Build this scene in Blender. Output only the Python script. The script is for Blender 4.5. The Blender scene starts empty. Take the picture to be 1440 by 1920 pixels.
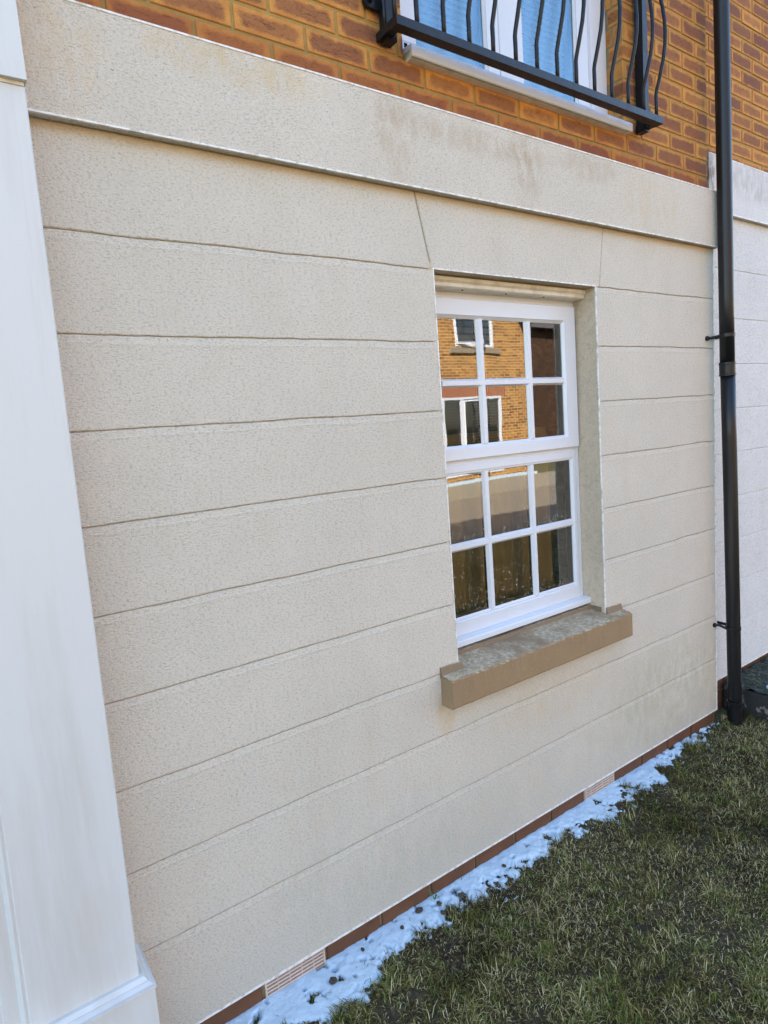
import bpy, math, random
import numpy as np
from mathutils import Matrix, Vector

random.seed(7)
rng = np.random.default_rng(11)
S = bpy.context.scene
C = S.collection

# ---------------------------------------------------------------- camera, sky, sun, exposure
cam_d = bpy.data.cameras.new("camera")
cam = bpy.data.objects.new("camera", cam_d)
C.objects.link(cam)
S.camera = cam
cam_d.sensor_fit = 'VERTICAL'
cam_d.sensor_height = 36.0
cam_d.lens = 1175.5 / 1920.0 * 36.0
cam_d.clip_start = 0.02
cam_d.clip_end = 600.0
Rv = Vector((0.81511421, -0.57435857, -0.07550531))
Uv = Vector((0.13538769, 0.06214519, 0.98884182))
Fv = Vector((0.56325748, 0.81624151, -0.12841651))
mt = Matrix.Identity(4)
for i in range(3):
    mt[i][0], mt[i][1], mt[i][2] = Rv[i], Uv[i], -Fv[i]
mt.translation = Vector((-0.5932, -1.7130, 1.6677))
cam.matrix_world = mt

SUN_EL, SUN_AZ = 30.0, -48.0         # behind the house, to the left
w = bpy.data.worlds.new("World")
S.world = w
w.use_nodes = True
wn = w.node_tree
sky = wn.nodes.new("ShaderNodeTexSky")
sky.sky_type = 'NISHITA'
sky.sun_disc = False
sky.sun_elevation = math.radians(SUN_EL)
sky.sun_rotation = math.radians(SUN_AZ)
sky.air_density = 1.0
sky.dust_density = 0.6
sky.ozone_density = 1.0
wn.links.new(sky.outputs[0], wn.nodes["Background"].inputs[0])
wn.nodes["Background"].inputs[1].default_value = 0.15

sun_d = bpy.data.lights.new("sun", 'SUN')
sun_d.energy = 4.5
sun_d.angle = math.radians(0.5)
sun_d.color = (1.0, 0.93, 0.82)
sun = bpy.data.objects.new("sun", sun_d)
C.objects.link(sun)
el, az = math.radians(SUN_EL), math.radians(SUN_AZ)
to_sun = Vector((math.sin(az) * math.cos(el), math.cos(az) * math.cos(el), math.sin(el)))
sun.rotation_euler = to_sun.to_track_quat('Z', 'Y').to_euler()
sun.location = to_sun * 30

S.view_settings.view_transform = 'Standard'
S.view_settings.look = 'None'
S.view_settings.gamma = 1.0
S.view_settings.exposure = 2.50
S.cycles.max_bounces = 10
S.cycles.diffuse_bounces = 5
S.cycles.glossy_bounces = 6
S.cycles.transparent_max_bounces = 16
S.cycles.use_denoising = True
S.cycles.caustics_reflective = False
S.cycles.caustics_refractive = False


# ---------------------------------------------------------------- helpers: objects
def tag(o, label=None, cat=None, group=None, kind=None):
    if label: o['label'] = label
    if cat: o['category'] = cat
    if group: o['group'] = group
    if kind: o['kind'] = kind
    return o


def thing(name, label, cat, loc=(0, 0, 0), group=None):
    o = bpy.data.objects.new(name, None)
    C.objects.link(o)
    o.location = loc
    o.empty_display_size = 0.1
    return tag(o, label, cat, group)


def mesh_obj(name, verts, faces, mat, parent=None, smooth=False):
    me = bpy.data.meshes.new(name)
    me.from_pydata([tuple(v) for v in verts], [], [tuple(f) for f in faces])
    if smooth:
        me.polygons.foreach_set('use_smooth', [True] * len(me.polygons))
    if mat: me.materials.append(mat)
    me.update()
    o = bpy.data.objects.new(name, me)
    C.objects.link(o)
    if parent:
        o.parent = parent
        root = parent
        off = Vector((0, 0, 0))
        while root:
            off += root.location
            root = root.parent
        if off.length > 0:
            me.transform(Matrix.Translation(-off))
    return o


class MB:
    def __init__(self):
        self.v, self.f = [], []

    def add(self, vs, fs):
        b = len(self.v)
        self.v += [tuple(v) for v in vs]
        self.f += [tuple(b + i for i in f) for f in fs]

    def box(self, x0, x1, y0, y1, z0, z1):
        self.add([(x0, y0, z0), (x1, y0, z0), (x1, y1, z0), (x0, y1, z0),
                  (x0, y0, z1), (x1, y0, z1), (x1, y1, z1), (x0, y1, z1)],
                 [(0, 3, 2, 1), (4, 5, 6, 7), (0, 1, 5, 4), (1, 2, 6, 5), (2, 3, 7, 6), (3, 0, 4, 7)])

    def slab(self, x0, x1, y0, y1, z0, z1, b):
        """box whose front (y0) edges are chamfered by b"""
        a = [(x0, z0), (x1, z0), (x1, z1), (x0, z1)]
        i = [(x0 + b, z0 + b), (x1 - b, z0 + b), (x1 - b, z1 - b), (x0 + b, z1 - b)]
        vs = [(p[0], y1, p[1]) for p in a] + [(p[0], y0 + b, p[1]) for p in a] + [(p[0], y0, p[1]) for p in i]
        fs = [(0, 3, 2, 1)]
        for k in range(4):
            j = (k + 1) % 4
            fs += [(k, j, 4 + j, 4 + k), (4 + k, 4 + j, 8 + j, 8 + k)]
        fs.append((8, 9, 10, 11))
        self.add(vs, fs)

    def prism(self, prof, axis, c0, c1, cap=True):
        """closed profile extruded along axis ('x': prof is (y,z); 'z': prof is (x,y); 'y': prof is (x,z))"""
        n = len(prof)
        def P(p, c):
            return {'x': (c, p[0], p[1]), 'z': (p[0], p[1], c), 'y': (p[0], c, p[1])}[axis]
        vs = [P(p, c0) for p in prof] + [P(p, c1) for p in prof]
        fs = [(k, (k + 1) % n, n + (k + 1) % n, n + k) for k in range(n)]
        if cap: fs += [tuple(range(n))[::-1], tuple(range(n, 2 * n))]
        self.add(vs, fs)

    def tube(self, path, r, n=8, cap=True):
        path = [Vector(p) for p in path]
        rr = r if isinstance(r, (list, tuple)) else [r] * len(path)
        vs, fs = [], []
        up = None
        for i, p in enumerate(path):
            d = (path[min(i + 1, len(path) - 1)] - path[max(i - 1, 0)]).normalized()
            if up is None:
                up = Vector((1, 0, 0)) if abs(d.x) < 0.8 else Vector((0, 1, 0))
            a = d.cross(up).normalized()
            b = d.cross(a).normalized()
            for k in range(n):
                t = 2 * math.pi * k / n
                vs.append(p + (a * math.cos(t) + b * math.sin(t)) * rr[i])
        for i in range(len(path) - 1):
            for k in range(n):
                j = (k + 1) % n
                fs.append((i * n + k, i * n + j, (i + 1) * n + j, (i + 1) * n + k))
        if cap:
            fs += [tuple(range(n))[::-1], tuple(range((len(path) - 1) * n, len(path) * n))]
        self.add(vs, fs)

    def ring(self, x0, x1, z0, z1, wl, wr, wb, wt, y0, y1, ch):
        """rectangular frame in the xz plane, front at y0, with a chamfer of depth/width ch round its inner edge"""
        o = [(x0, z0), (x1, z0), (x1, z1), (x0, z1)]
        i = [(x0 + wl, z0 + wb), (x1 - wr, z0 + wb), (x1 - wr, z1 - wt), (x0 + wl, z1 - wt)]
        c = [(x0 + wl - ch, z0 + wb - ch), (x1 - wr + ch, z0 + wb - ch), (x1 - wr + ch, z1 - wt + ch), (x0 + wl - ch, z1 - wt + ch)]
        e = 0.003
        oe = [(x0 + e, z0 + e), (x1 - e, z0 + e), (x1 - e, z1 - e), (x0 + e, z1 - e)]
        rows = [[(p[0], y1, p[1]) for p in o], [(p[0], y0 + e, p[1]) for p in o], [(p[0], y0, p[1]) for p in oe],
                [(p[0], y0, p[1]) for p in c], [(p[0], y0 + 0.002, p[1]) for p in c],
                [(p[0], y0 + ch, p[1]) for p in i], [(p[0], y1, p[1]) for p in i]]
        vs = [v for r in rows for v in r]
        fs = []
        for r in range(len(rows) - 1):
            for k in range(4):
                j = (k + 1) % 4
                fs.append((r * 4 + k, r * 4 + j, r * 4 + 4 + j, r * 4 + 4 + k))
        self.add(vs, fs)

    def build(self, name, mat, parent=None, smooth=False):
        return mesh_obj(name, self.v, self.f, mat, parent, smooth)


# ---------------------------------------------------------------- helpers: materials
class MT:
    def __init__(self, name):
        self.m = bpy.data.materials.new(name)
        self.m.use_nodes = True
        self.t = self.m.node_tree
        self.b = self.t.nodes["Principled BSDF"]
        self.out = self.t.nodes["Material Output"]
        self._co = None

    def n(self, typ, props=None, **ins):
        nd = self.t.nodes.new(typ)
        for k, v in (props or {}).items(): setattr(nd, k, v)
        for k, v in ins.items():
            key = int(k[1:]) if k[0] == 'i' and k[1:].isdigit() else k.replace('_', ' ')
            self.set(nd.inputs[key], v)
        return nd

    def set(self, sock, v):
        if isinstance(v, bpy.types.NodeSocket): self.t.links.new(v, sock)
        elif isinstance(v, bpy.types.Node): self.t.links.new(v.outputs[0], sock)
        else: sock.default_value = v

    def co(self):
        if self._co is None:
            self._co = self.n("ShaderNodeNewGeometry").outputs['Position']
        return self._co

    def math(self, op, a, b=0.0, c=0.0, clamp=False):
        nd = self.n("ShaderNodeMath", {'operation': op, 'use_clamp': clamp}, i0=a, i1=b)
        if op in ('MULTIPLY_ADD', 'SMOOTH_MIN', 'SMOOTH_MAX'): self.set(nd.inputs[2], c)
        return nd.outputs[0]

    def noise(self, scale, detail=3.0, rough=0.55, vec=None, dist=0.0):
        return self.n("ShaderNodeTexNoise", None, Vector=vec if vec is not None else self.co(), Scale=scale, Detail=detail,
                      Roughness=rough, Distortion=dist).outputs[0]

    def scaled(self, sx, sy, sz):
        return self.n("ShaderNodeMapping", None, Vector=self.co(), Scale=(sx, sy, sz)).outputs[0]

    def ramp(self, fac, stops, interp='LINEAR'):
        nd = self.n("ShaderNodeValToRGB", None, i0=fac)
        nd.color_ramp.interpolation = interp
        e = nd.color_ramp.elements
        while len(e) < len(stops): e.new(0.5)
        for k, (p, c) in enumerate(stops):
            e[k].position = p
            e[k].color = (c if isinstance(c, (tuple, list)) else (c, c, c)) + ((1.0,) if not isinstance(c, (tuple, list)) or len(c) == 3 else ())
        return nd.outputs[0]

    def sstep(self, v, a, b):
        nd = self.n("ShaderNodeMapRange", {'interpolation_type': 'SMOOTHSTEP'}, Value=v)
        nd.inputs['From Min'].default_value = a
        nd.inputs['From Max'].default_value = b
        return nd.outputs[0]

    def mix(self, fac, a, b, blend='MIX'):
        nd = self.n("ShaderNodeMix", {'data_type': 'RGBA', 'blend_type': blend})
        self.set(nd.inputs[0], fac)
        for k, v in ((6, a), (7, b)):
            if isinstance(v, tuple) and len(v) == 3: v = v + (1.0,)
            self.set(nd.inputs[k], v)
        return nd.outputs[2]

    def bump(self, h, strength=0.5, dist=0.002, normal=None):
        nd = self.n("ShaderNodeBump", None, Height=h, Strength=strength, Distance=dist)
        if normal is not None: self.set(nd.inputs['Normal'], normal)
        return nd.outputs[0]

    def done(self, color=None, rough=None, normal=None, metal=None, spec=None):
        if color is not None:
            if isinstance(color, tuple) and len(color) == 3: color = color + (1.0,)
            self.set(self.b.inputs['Base Color'], color)
        if rough is not None: self.set(self.b.inputs['Roughness'], rough)
        if normal is not None: self.set(self.b.inputs['Normal'], normal)
        if metal is not None: self.set(self.b.inputs['Metallic'], metal)
        if spec is not None: self.set(self.b.inputs['Specular IOR Level'], spec)
        return self.m

    def xyz(self):
        s = self.n("ShaderNodeSeparateXYZ", None, Vector=self.co())
        return s.outputs[0], s.outputs[1], s.outputs[2]

    def spot(self, cx, cz, rx, rz):
        x, y, z = self.xyz()
        dx = self.math('DIVIDE', self.math('SUBTRACT', x, cx), rx)
        dz = self.math('DIVIDE', self.math('SUBTRACT', z, cz), rz)
        d = self.math('ADD', self.math('MULTIPLY', dx, dx), self.math('MULTIPLY', dz, dz))
        return self.sstep(d, 1.0, 0.0)


def render_mat(name, base, warm=1.0, stains=()):
    """roughcast-like textured masonry render: pitted surface, dark specks, faint dirt"""
    m = MT(name)
    str_ = m.scaled(0.6, 1, 1.25)
    n1 = m.noise(165, 3, 0.62, str_)
    n2 = m.noise(330, 2, 0.6, str_)
    h = m.math('ADD', m.math('MULTIPLY', n1, 0.8), m.math('MULTIPLY', n2, 0.4))
    pit = m.sstep(n1, 0.50, 0.36)
    speck = m.sstep(m.noise(190, 3, 0.65, m.scaled(0.55, 1, 1.3)), 0.375, 0.30)
    big = m.noise(1.6, 4, 0.6)
    mid = m.noise(9, 4, 0.6)
    col = m.mix(m.sstep(big, 0.35, 0.7), base, tuple(c * k for c, k in zip(base, (0.93, 0.935, 0.93))))
    col = m.mix(m.math('MULTIPLY', m.sstep(mid, 0.45, 0.8), 0.28), col, tuple(c * k for c, k in zip(base, (0.88, 0.82, 0.72))))
    col = m.mix(m.math('MULTIPLY', m.math('MULTIPLY', pit, m.ramp(m.noise(5, 3, 0.6), [(0.3, 0.65), (0.7, 1.0)])), 0.50), col, tuple(c * 0.50 for c in base))
    col = m.mix(m.math('MULTIPLY', speck, 0.60), col, (0.16, 0.13, 0.095))
    runs = m.math('MULTIPLY', m.sstep(m.noise(7, 4, 0.65, m.scaled(1.0, 1.0, 0.12)), 0.50, 0.75), 0.20)
    col = m.mix(runs, col, tuple(c * k for c, k in zip(base, (0.80, 0.76, 0.68))))
    lite = m.sstep(n2, 0.56, 0.70)
    col = m.mix(m.math('MULTIPLY', lite, 0.60), col, tuple(min(c * 1.25, 0.85) for c in base))
    for (cx, cz, rx, rz, c, a) in stains:
        f = m.math('MULTIPLY', m.spot(cx, cz, rx, rz), m.math('MULTIPLY', m.sstep(m.noise(26, 4, 0.7, m.scaled(1, 1, 0.45)), 0.33, 0.66), a))
        col = m.mix(f, col, c)
    return m, col, m.bump(h, 0.9, 0.0055)


STAIN_BR = (0.40, 0.27, 0.15)
STAIN_YE = (0.62, 0.45, 0.22)
RB = (0.675, 0.612, 0.508)
m, col, nb = render_mat("render_band", RB, stains=[
    (0.20, 2.67, 0.34, 0.075, STAIN_YE, 0.55), (0.72, 2.60, 0.10, 0.19, STAIN_BR, 0.38), (1.33, 2.60, 0.11, 0.19, STAIN_BR, 0.42),
    (1.05, 2.64, 0.5, 0.06, STAIN_BR, 0.35), (2.15, 2.57, 0.35, 0.16, STAIN_YE, 0.3), (1.70, 2.66, 0.25, 0.07, STAIN_BR, 0.35),
    (-0.25, 2.62, 0.15, 0.2, STAIN_YE, 0.35)])
M_BAND = m.done(col, 0.93, nb, spec=0.25)
m, col, nb = render_mat("render_wall", RB, stains=[(2.3, 0.25, 0.7, 0.35, (0.42, 0.40, 0.24), 0.5), (1.4, 0.50, 0.5, 0.14, STAIN_YE, 0.3),
                                                   (0.8, 0.62, 0.06, 0.12, STAIN_YE, 0.7), (0.5, 0.2, 0.6, 0.25, (0.40, 0.44, 0.38), 0.25)])
xx, yy, zz = m.xyz()
# brown run-off stain under the string course drip edge
f = m.math('MULTIPLY', m.sstep(zz, 2.408, 2.452), m.math('ADD', m.math('MULTIPLY', m.noise(14, 3, 0.6), 0.7), 0.15))
col = m.mix(m.math('MULTIPLY', f, 0.95), col, (0.52, 0.34, 0.14))
f = m.math('MULTIPLY', m.sstep(m.math('ADD', zz, m.math('MULTIPLY', m.noise(7, 4, 0.65), 0.30)), 0.46, 0.08), 0.30)
col = m.mix(f, col, (0.36, 0.35, 0.28))
f = m.math('MULTIPLY', m.sstep(yy, 0.0016, 0.0042), 0.62)
f = m.math('MULTIPLY', f, m.math('LESS_THAN', yy, 0.0085))
col = m.mix(f, col, (0.30, 0.22, 0.13))
M_REND = m.done(col, 0.93, nb, spec=0.25)
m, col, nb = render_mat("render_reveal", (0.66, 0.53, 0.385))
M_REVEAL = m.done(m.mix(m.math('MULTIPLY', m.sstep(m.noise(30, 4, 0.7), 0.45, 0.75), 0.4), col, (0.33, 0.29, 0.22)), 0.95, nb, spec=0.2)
m, col, nb = render_mat("render_neighbour", (0.76, 0.745, 0.71), stains=[(3.2, 2.85, 0.6, 0.12, (0.40, 0.36, 0.33), 0.5), (2.79, 2.80, 0.06, 0.22, (0.20, 0.17, 0.14), 0.9)])
M_NREND = m.done(col, 0.93, nb, spec=0.25)


def brick_mat(name, x0, z0, body=(0.58, 0.27, 0.058), body2=(0.47, 0.19, 0.042), core=(0.165, 0.057, 0.036), mortar=(0.36, 0.225, 0.066),
              corew=1.0, wet=None, geo=True):
    m = MT(name)
    x, y, z = m.xyz()
    W, H = 0.2257, 0.075
    rz = m.math('DIVIDE', m.math('SUBTRACT', z, z0), H)
    row = m.math('FLOOR', rz)
    odd = m.math('FLOORED_MODULO', row, 2.0)
    rx = m.math('DIVIDE', m.math('SUBTRACT', m.math('SUBTRACT', x, x0), m.math('MULTIPLY', odd, -W / 2)), W)
    cl = m.math('FLOOR', rx)
    fx = m.math('SUBTRACT', rx, cl)
    fz = m.math('SUBTRACT', rz, row)
    dx = m.math('MULTIPLY', m.math('SUBTRACT', 0.5, m.math('ABSOLUTE', m.math('SUBTRACT', fx, 0.5))), W)
    dz = m.math('MULTIPLY', m.math('SUBTRACT', 0.5, m.math('ABSOLUTE', m.math('SUBTRACT', fz, 0.5))), H)
    d = m.math('MINIMUM', dx, dz)
    dr = m.math('SMOOTH_MIN', m.math('MULTIPLY', dx, 0.85), m.math('MULTIPLY', dz, 1.1), 0.022)
    cid = m.n("ShaderNodeCombineXYZ", None, X=cl, Y=row, Z=0.0)
    rnd = m.n("ShaderNodeTexWhiteNoise", {'noise_dimensions': '3D'}, Vector=cid.outputs[0])
    r1 = rnd.outputs[0]
    rc = m.n("ShaderNodeSeparateXYZ", None, Vector=rnd.outputs[1])
    r2, r3 = rc.outputs[0], rc.outputs[1]
    nz = m.noise(38, 4, 0.65)
    edge = m.math('ADD', dr, m.math('MULTIPLY', m.math('SUBTRACT', nz, 0.5), 0.026))
    edge = m.math('ADD', edge, m.math('MULTIPLY', m.math('SUBTRACT', r2, 0.5), 0.009))
    patch = m.sstep(edge, 0.0105, 0.0240)
    crease = m.sstep(m.math('ABSOLUTE', m.math('SUBTRACT', m.noise(16, 2, 0.5, m.scaled(1.0, 1.0, 2.4), 1.5), 0.5)), 0.016, 0.0)
    col = m.mix(m.sstep(m.noise(22, 4, 0.6), 0.35, 0.7), body, body2)
    col = m.mix(m.math('MULTIPLY', r3, 0.45), col, body2)
    col = m.mix(m.math('MULTIPLY', patch, m.math('MULTIPLY', m.math('ADD', m.math('MULTIPLY', r1, 0.55), 0.45), corew)), col, core)
    col = m.mix(m.math('MULTIPLY', m.math('MULTIPLY', crease, patch), 0.6), col, (0.045, 0.02, 0.015))
    fine = m.noise(260, 3, 0.6)
    col = m.mix(m.math('MULTIPLY', r2, 0.28), col, (0.20, 0.085, 0.03))
    col = m.mix(m.math('MULTIPLY', m.sstep(m.noise(3.5, 4, 0.6), 0.5, 0.75), 0.25), col, (0.16, 0.09, 0.045))
    col = m.mix(0.22, col, m.ramp(fine, [(0.3, 0.25), (0.7, 0.95)]), 'OVERLAY')
    mort = m.sstep(d, 0.0063, 0.0046)
    mcol = m.mix(m.noise(60, 4, 0.7), tuple(c * 0.62 for c in mortar), tuple(c * 1.25 for c in mortar))
    if wet:
        f = m.math('MULTIPLY', m.sstep(m.math('ADD', z, m.math('MULTIPLY', m.noise(5, 3, 0.6), 0.09)), wet + 0.07, wet + 0.0), 0.5)
        col = m.mix(f, col, (0.20, 0.045, 0.016))
        mcol = m.mix(m.math('MULTIPLY', f, 0.7), mcol, (0.15, 0.085, 0.035))
    col = m.mix(mort, col, mcol)
    h = m.math('ADD', m.math('MULTIPLY', m.math('SUBTRACT', 1.0, mort), 0.0 if geo else 1.0), m.math('MULTIPLY', fine, 0.30))
    h = m.math('SUBTRACT', h, m.math('MULTIPLY', m.math('MULTIPLY', crease, patch), 0.35))
    return m.done(col, 0.88, m.bump(h, 0.8, 0.003), spec=0.3)


BX, BZ = 0.4435, 2.785
NX, NZ = 3.165, 3.056
M_BRICK = brick_mat("buff_brick", BX, BZ, wet=2.80)
M_NBRICK = brick_mat("buff_brick_neighbour", NX, NZ)
M_OBRICK = brick_mat("yellow_brick_opposite", 0.0, 0.06, body=(0.60, 0.33, 0.10), body2=(0.50, 0.24, 0.07), core=(0.16, 0.075, 0.04), mortar=(0.62, 0.40, 0.15), corew=1.0, geo=False)
M_RBRICK = brick_mat("red_brick_far", 0.0, 0.06, body=(0.045, 0.022, 0.012), body2=(0.03, 0.016, 0.010), core=(0.018, 0.010, 0.008), mortar=(0.05, 0.034, 0.02), corew=0.7, geo=False)  # shade on the far wall is painted into this near-black brick colour

m = MT("plinth_brick")
M_PLINTH = m.done(m.mix(m.noise(11, 4, 0.65), (0.050, 0.022, 0.010), (0.175, 0.070, 0.025)), 0.8, m.bump(m.noise(180, 3, 0.6), 0.5, 0.002))
m = MT("mortar")
M_MORTAR = m.done(m.mix(m.noise(60, 4, 0.7), (0.16, 0.115, 0.06), (0.34, 0.25, 0.13)), 0.95, m.bump(m.noise(300, 3, 0.6), 0.6, 0.002))
m = MT("soldier_brick")
x, y, z = m.xyz()
fx = m.math('FRACT', m.math('DIVIDE', x, 0.075))
mo = m.sstep(m.math('ABSOLUTE', m.math('SUBTRACT', fx, 0.5)), 0.42, 0.45)
M_SOLD = m.done(m.mix(mo, m.mix(m.noise(9, 3), (0.36, 0.10, 0.035), (0.24, 0.07, 0.03)), (0.62, 0.50, 0.32)), 0.9)

m = MT("white_upvc")
M_UPVC = m.done(m.mix(m.math('MULTIPLY', m.sstep(m.noise(13, 4, 0.6), 0.5, 0.8), 0.12), (0.66, 0.68, 0.71), (0.56, 0.545, 0.51)), 0.22, m.bump(m.noise(6, 2), 0.03, 0.01), spec=0.5)
m = MT("cream_trim")
M_CREAM = m.done(m.mix(m.sstep(m.noise(20, 4, 0.6), 0.4, 0.75), (0.72, 0.68, 0.58), (0.55, 0.50, 0.40)), 0.4)
m = MT("white_bead")
M_BEAD = m.done(m.mix(m.sstep(m.noise(35, 4, 0.7), 0.42, 0.7), (0.80, 0.78, 0.73), (0.48, 0.43, 0.35)), 0.55)
m = MT("grey_aluminium")
M_ALU = m.done(m.mix(m.noise(25, 3), (0.42, 0.44, 0.47), (0.58, 0.60, 0.62)), 0.35, metal=0.3)
m = MT("black_gasket")
M_GASK = m.done(m.mix(m.noise(40, 2), (0.006, 0.006, 0.007), (0.012, 0.012, 0.013)), 0.9, spec=0.05)
m = MT("black_iron")
M_IRON = m.done(m.mix(m.sstep(m.noise(40, 4, 0.7), 0.45, 0.75), (0.006, 0.007, 0.009), (0.016, 0.016, 0.019)), m.ramp(m.noise(60, 3), [(0.3, 0.28), (0.8, 0.5)]), m.bump(m.noise(130, 3, 0.6), 0.35, 0.002), spec=0.28)
m = MT("black_plastic_pipe")
st = m.noise(30, 5, 0.65, m.scaled(1, 1, 0.04))
M_PIPE = m.done(m.mix(m.sstep(st, 0.48, 0.72), (0.007, 0.007, 0.008), (0.024, 0.020, 0.018)), m.ramp(st, [(0.3, 0.30), (0.8, 0.5)]), m.bump(m.noise(9, 2, 0.5), 0.08, 0.01), spec=0.33)

m = MT("painted_pilaster")
stv = m.noise(9, 5, 0.62, m.scaled(1, 1, 0.10))
st2 = m.noise(34, 5, 0.7, m.scaled(1, 1, 0.05), 0.4)
col = m.mix(m.sstep(stv, 0.44, 0.72), (0.60, 0.60, 0.575), (0.53, 0.51, 0.47))
col = m.mix(m.math('MULTIPLY', m.sstep(st2, 0.58, 0.72), 0.22), col, (0.52, 0.47, 0.41))
col = m.mix(m.math('MULTIPLY', m.spot(-0.44, 0.55, 0.07, 0.10), 0.18), col, (0.55, 0.47, 0.38))
col = m.mix(m.math('MULTIPLY', m.sstep(m.noise(70, 3, 0.7), 0.70, 0.78), 0.35), col, (0.35, 0.30, 0.24))
M_PILA = m.done(col, 0.48, m.bump(m.noise(25, 4, 0.5, m.scaled(1, 1, 0.4)), 0.25, 0.002))

m = MT("cast_stone_sill")
x, y, z = m.xyz()
nrm = m.n("ShaderNodeNewGeometry").outputs['Normal']
nzc = m.n("ShaderNodeSeparateXYZ", None, Vector=nrm).outputs[2]
base = m.mix(m.noise(10, 4, 0.6), (0.26, 0.17, 0.086), (0.34, 0.225, 0.115))
base = m.mix(m.math('MULTIPLY', m.sstep(m.noise(28, 5, 0.7, m.scaled(1, 1, 0.3)), 0.55, 0.75), 0.4), base, (0.20, 0.13, 0.08))
lich = m.ramp(m.noise(62, 6, 0.78, dist=0.4), [(0.32, (0.17, 0.12, 0.07)), (0.48, (0.38, 0.295, 0.185)), (0.66, (0.60, 0.51, 0.37))])
topf = m.math('MULTIPLY', m.sstep(m.math('ADD', nzc, m.math('MULTIPLY', m.math('SUBTRACT', m.noise(45, 4, 0.7), 0.5), 0.8)), 0.45, 0.8), m.sstep(m.noise(6, 4, 0.6), 0.25, 0.5))
lipf = m.math('MULTIPLY', m.sstep(m.math('ADD', z, m.math('MULTIPLY', m.noise(22, 4, 0.7), 0.02)), 0.766, 0.776), 0.5)
col = m.mix(m.math('MAXIMUM', topf, 0.0), base, lich)
col = m.mix(m.math('MULTIPLY', lipf, m.math('SUBTRACT', 1.0, topf)), col, (0.16, 0.12, 0.085))
col = m.mix(m.math('MULTIPLY', m.sstep(m.noise(150, 4, 0.7), 0.56, 0.70), 0.3), col, (0.52, 0.43, 0.30))
col = m.mix(m.math('MULTIPLY', m.sstep(m.noise(160, 4, 0.7), 0.40, 0.30), 0.45), col, (0.10, 0.065, 0.035))
M_SILL = m.done(col, 0.9, m.bump(m.noise(120, 5, 0.7), 0.9, 0.005))

m = MT("air_brick_clay")
M_AIR = m.done(m.mix(m.noise(14, 4), (0.52, 0.37, 0.28), (0.66, 0.51, 0.41)), 0.75, m.bump(m.noise(200, 3), 0.3, 0.001))
m = MT("dark_void")
M_VOID = m.done((0.012, 0.010, 0.009), 0.9)
m = MT("plaster_interior")
M_ROOM = m.done(m.mix(m.noise(3, 3), (0.62, 0.56, 0.44), (0.68, 0.62, 0.50)), 0.9)
m = MT("floor_interior")
M_FLOORI = m.done(m.mix(m.noise(8, 3), (0.24, 0.16, 0.08), (0.32, 0.22, 0.12)), 0.5)
m = MT("curtain_cloth")
M_CURT = m.done(m.mix(m.noise(30, 3, 0.6, m.scaled(1, 1, 0.1)), (0.26, 0.30, 0.36), (0.42, 0.44, 0.46)), 0.9)
m = MT("brown_curtain_cloth")
M_BCURT = m.done(m.mix(m.noise(14, 4, 0.6, m.scaled(1, 1, 0.08)), (0.50, 0.41, 0.16), (0.66, 0.55, 0.25)), 0.9)
m = MT("blind_slat")
M_BLIND = m.done(m.mix(m.noise(10, 2), (0.80, 0.81, 0.81), (0.86, 0.86, 0.85)), 0.5)
m = MT("roof_tile")
x, y, z = m.xyz()
M_ROOF = m.done(m.mix(m.noise(5, 4, 0.7), (0.05, 0.045, 0.042), (0.12, 0.10, 0.09)), 0.85, m.bump(m.n("ShaderNodeTexWave", {'bands_direction': 'Y'}, Vector=m.co(), Scale=2.2, Distortion=0.3).outputs[1], 0.6, 0.02))


def glass_mat(name, f0, tint, wob=0.02, col=(0.97, 0.98, 1.0, 1), rough=0.0):
    """sealed double glazing: clear with strong mirror reflection that grows with the angle"""
    m = MT(name)
    m.t.nodes.remove(m.b)
    lw = m.n("ShaderNodeFresnel", None, IOR=f0)
    nb = m.bump(m.noise(3.2, 2, 0.5), wob, 0.02)
    m.set(lw.inputs['Normal'], nb)
    g = m.n("ShaderNodeBsdfGlossy", None, Color=col, Roughness=rough)
    m.set(g.inputs['Normal'], nb)
    tr = m.n("ShaderNodeBsdfTransparent", None, Color=tint)
    mx = m.n("ShaderNodeMixShader", None, i0=lw.outputs[0], i1=tr.outputs[0], i2=g.outputs[0])
    m.t.links.new(mx.outputs[0], m.out.inputs[0])
    return m.m


M_GLASS = glass_mat("window_glass", 2.55, (0.80, 0.82, 0.80, 1))
M_GLASSB = glass_mat("door_glass", 3.1, (0.66, 0.84, 0.97, 1), col=(0.62, 0.86, 1.0, 1), rough=0.2)  # blue of the reflected sky is put into this glass tint
M_GLASS2 = glass_mat("far_glass", 1.9, (0.7, 0.72, 0.7, 1))

m = MT("water_droplet")
m.set(m.b.inputs['Transmission Weight'], 0.15)
M_DROP = m.done((0.72, 0.68, 0.45), 0.1)

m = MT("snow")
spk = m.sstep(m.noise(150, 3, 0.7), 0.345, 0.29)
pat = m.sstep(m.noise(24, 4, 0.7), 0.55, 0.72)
col = m.mix(m.math('MULTIPLY', pat, 0.35), (0.50, 0.62, 0.70), (0.33, 0.41, 0.48))  # blue sky light is painted into the snow's base colour
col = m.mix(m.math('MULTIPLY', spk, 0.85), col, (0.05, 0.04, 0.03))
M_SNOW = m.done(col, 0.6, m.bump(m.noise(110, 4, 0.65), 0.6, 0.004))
m.set(m.b.inputs['Subsurface Weight'], 0.0)

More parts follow.
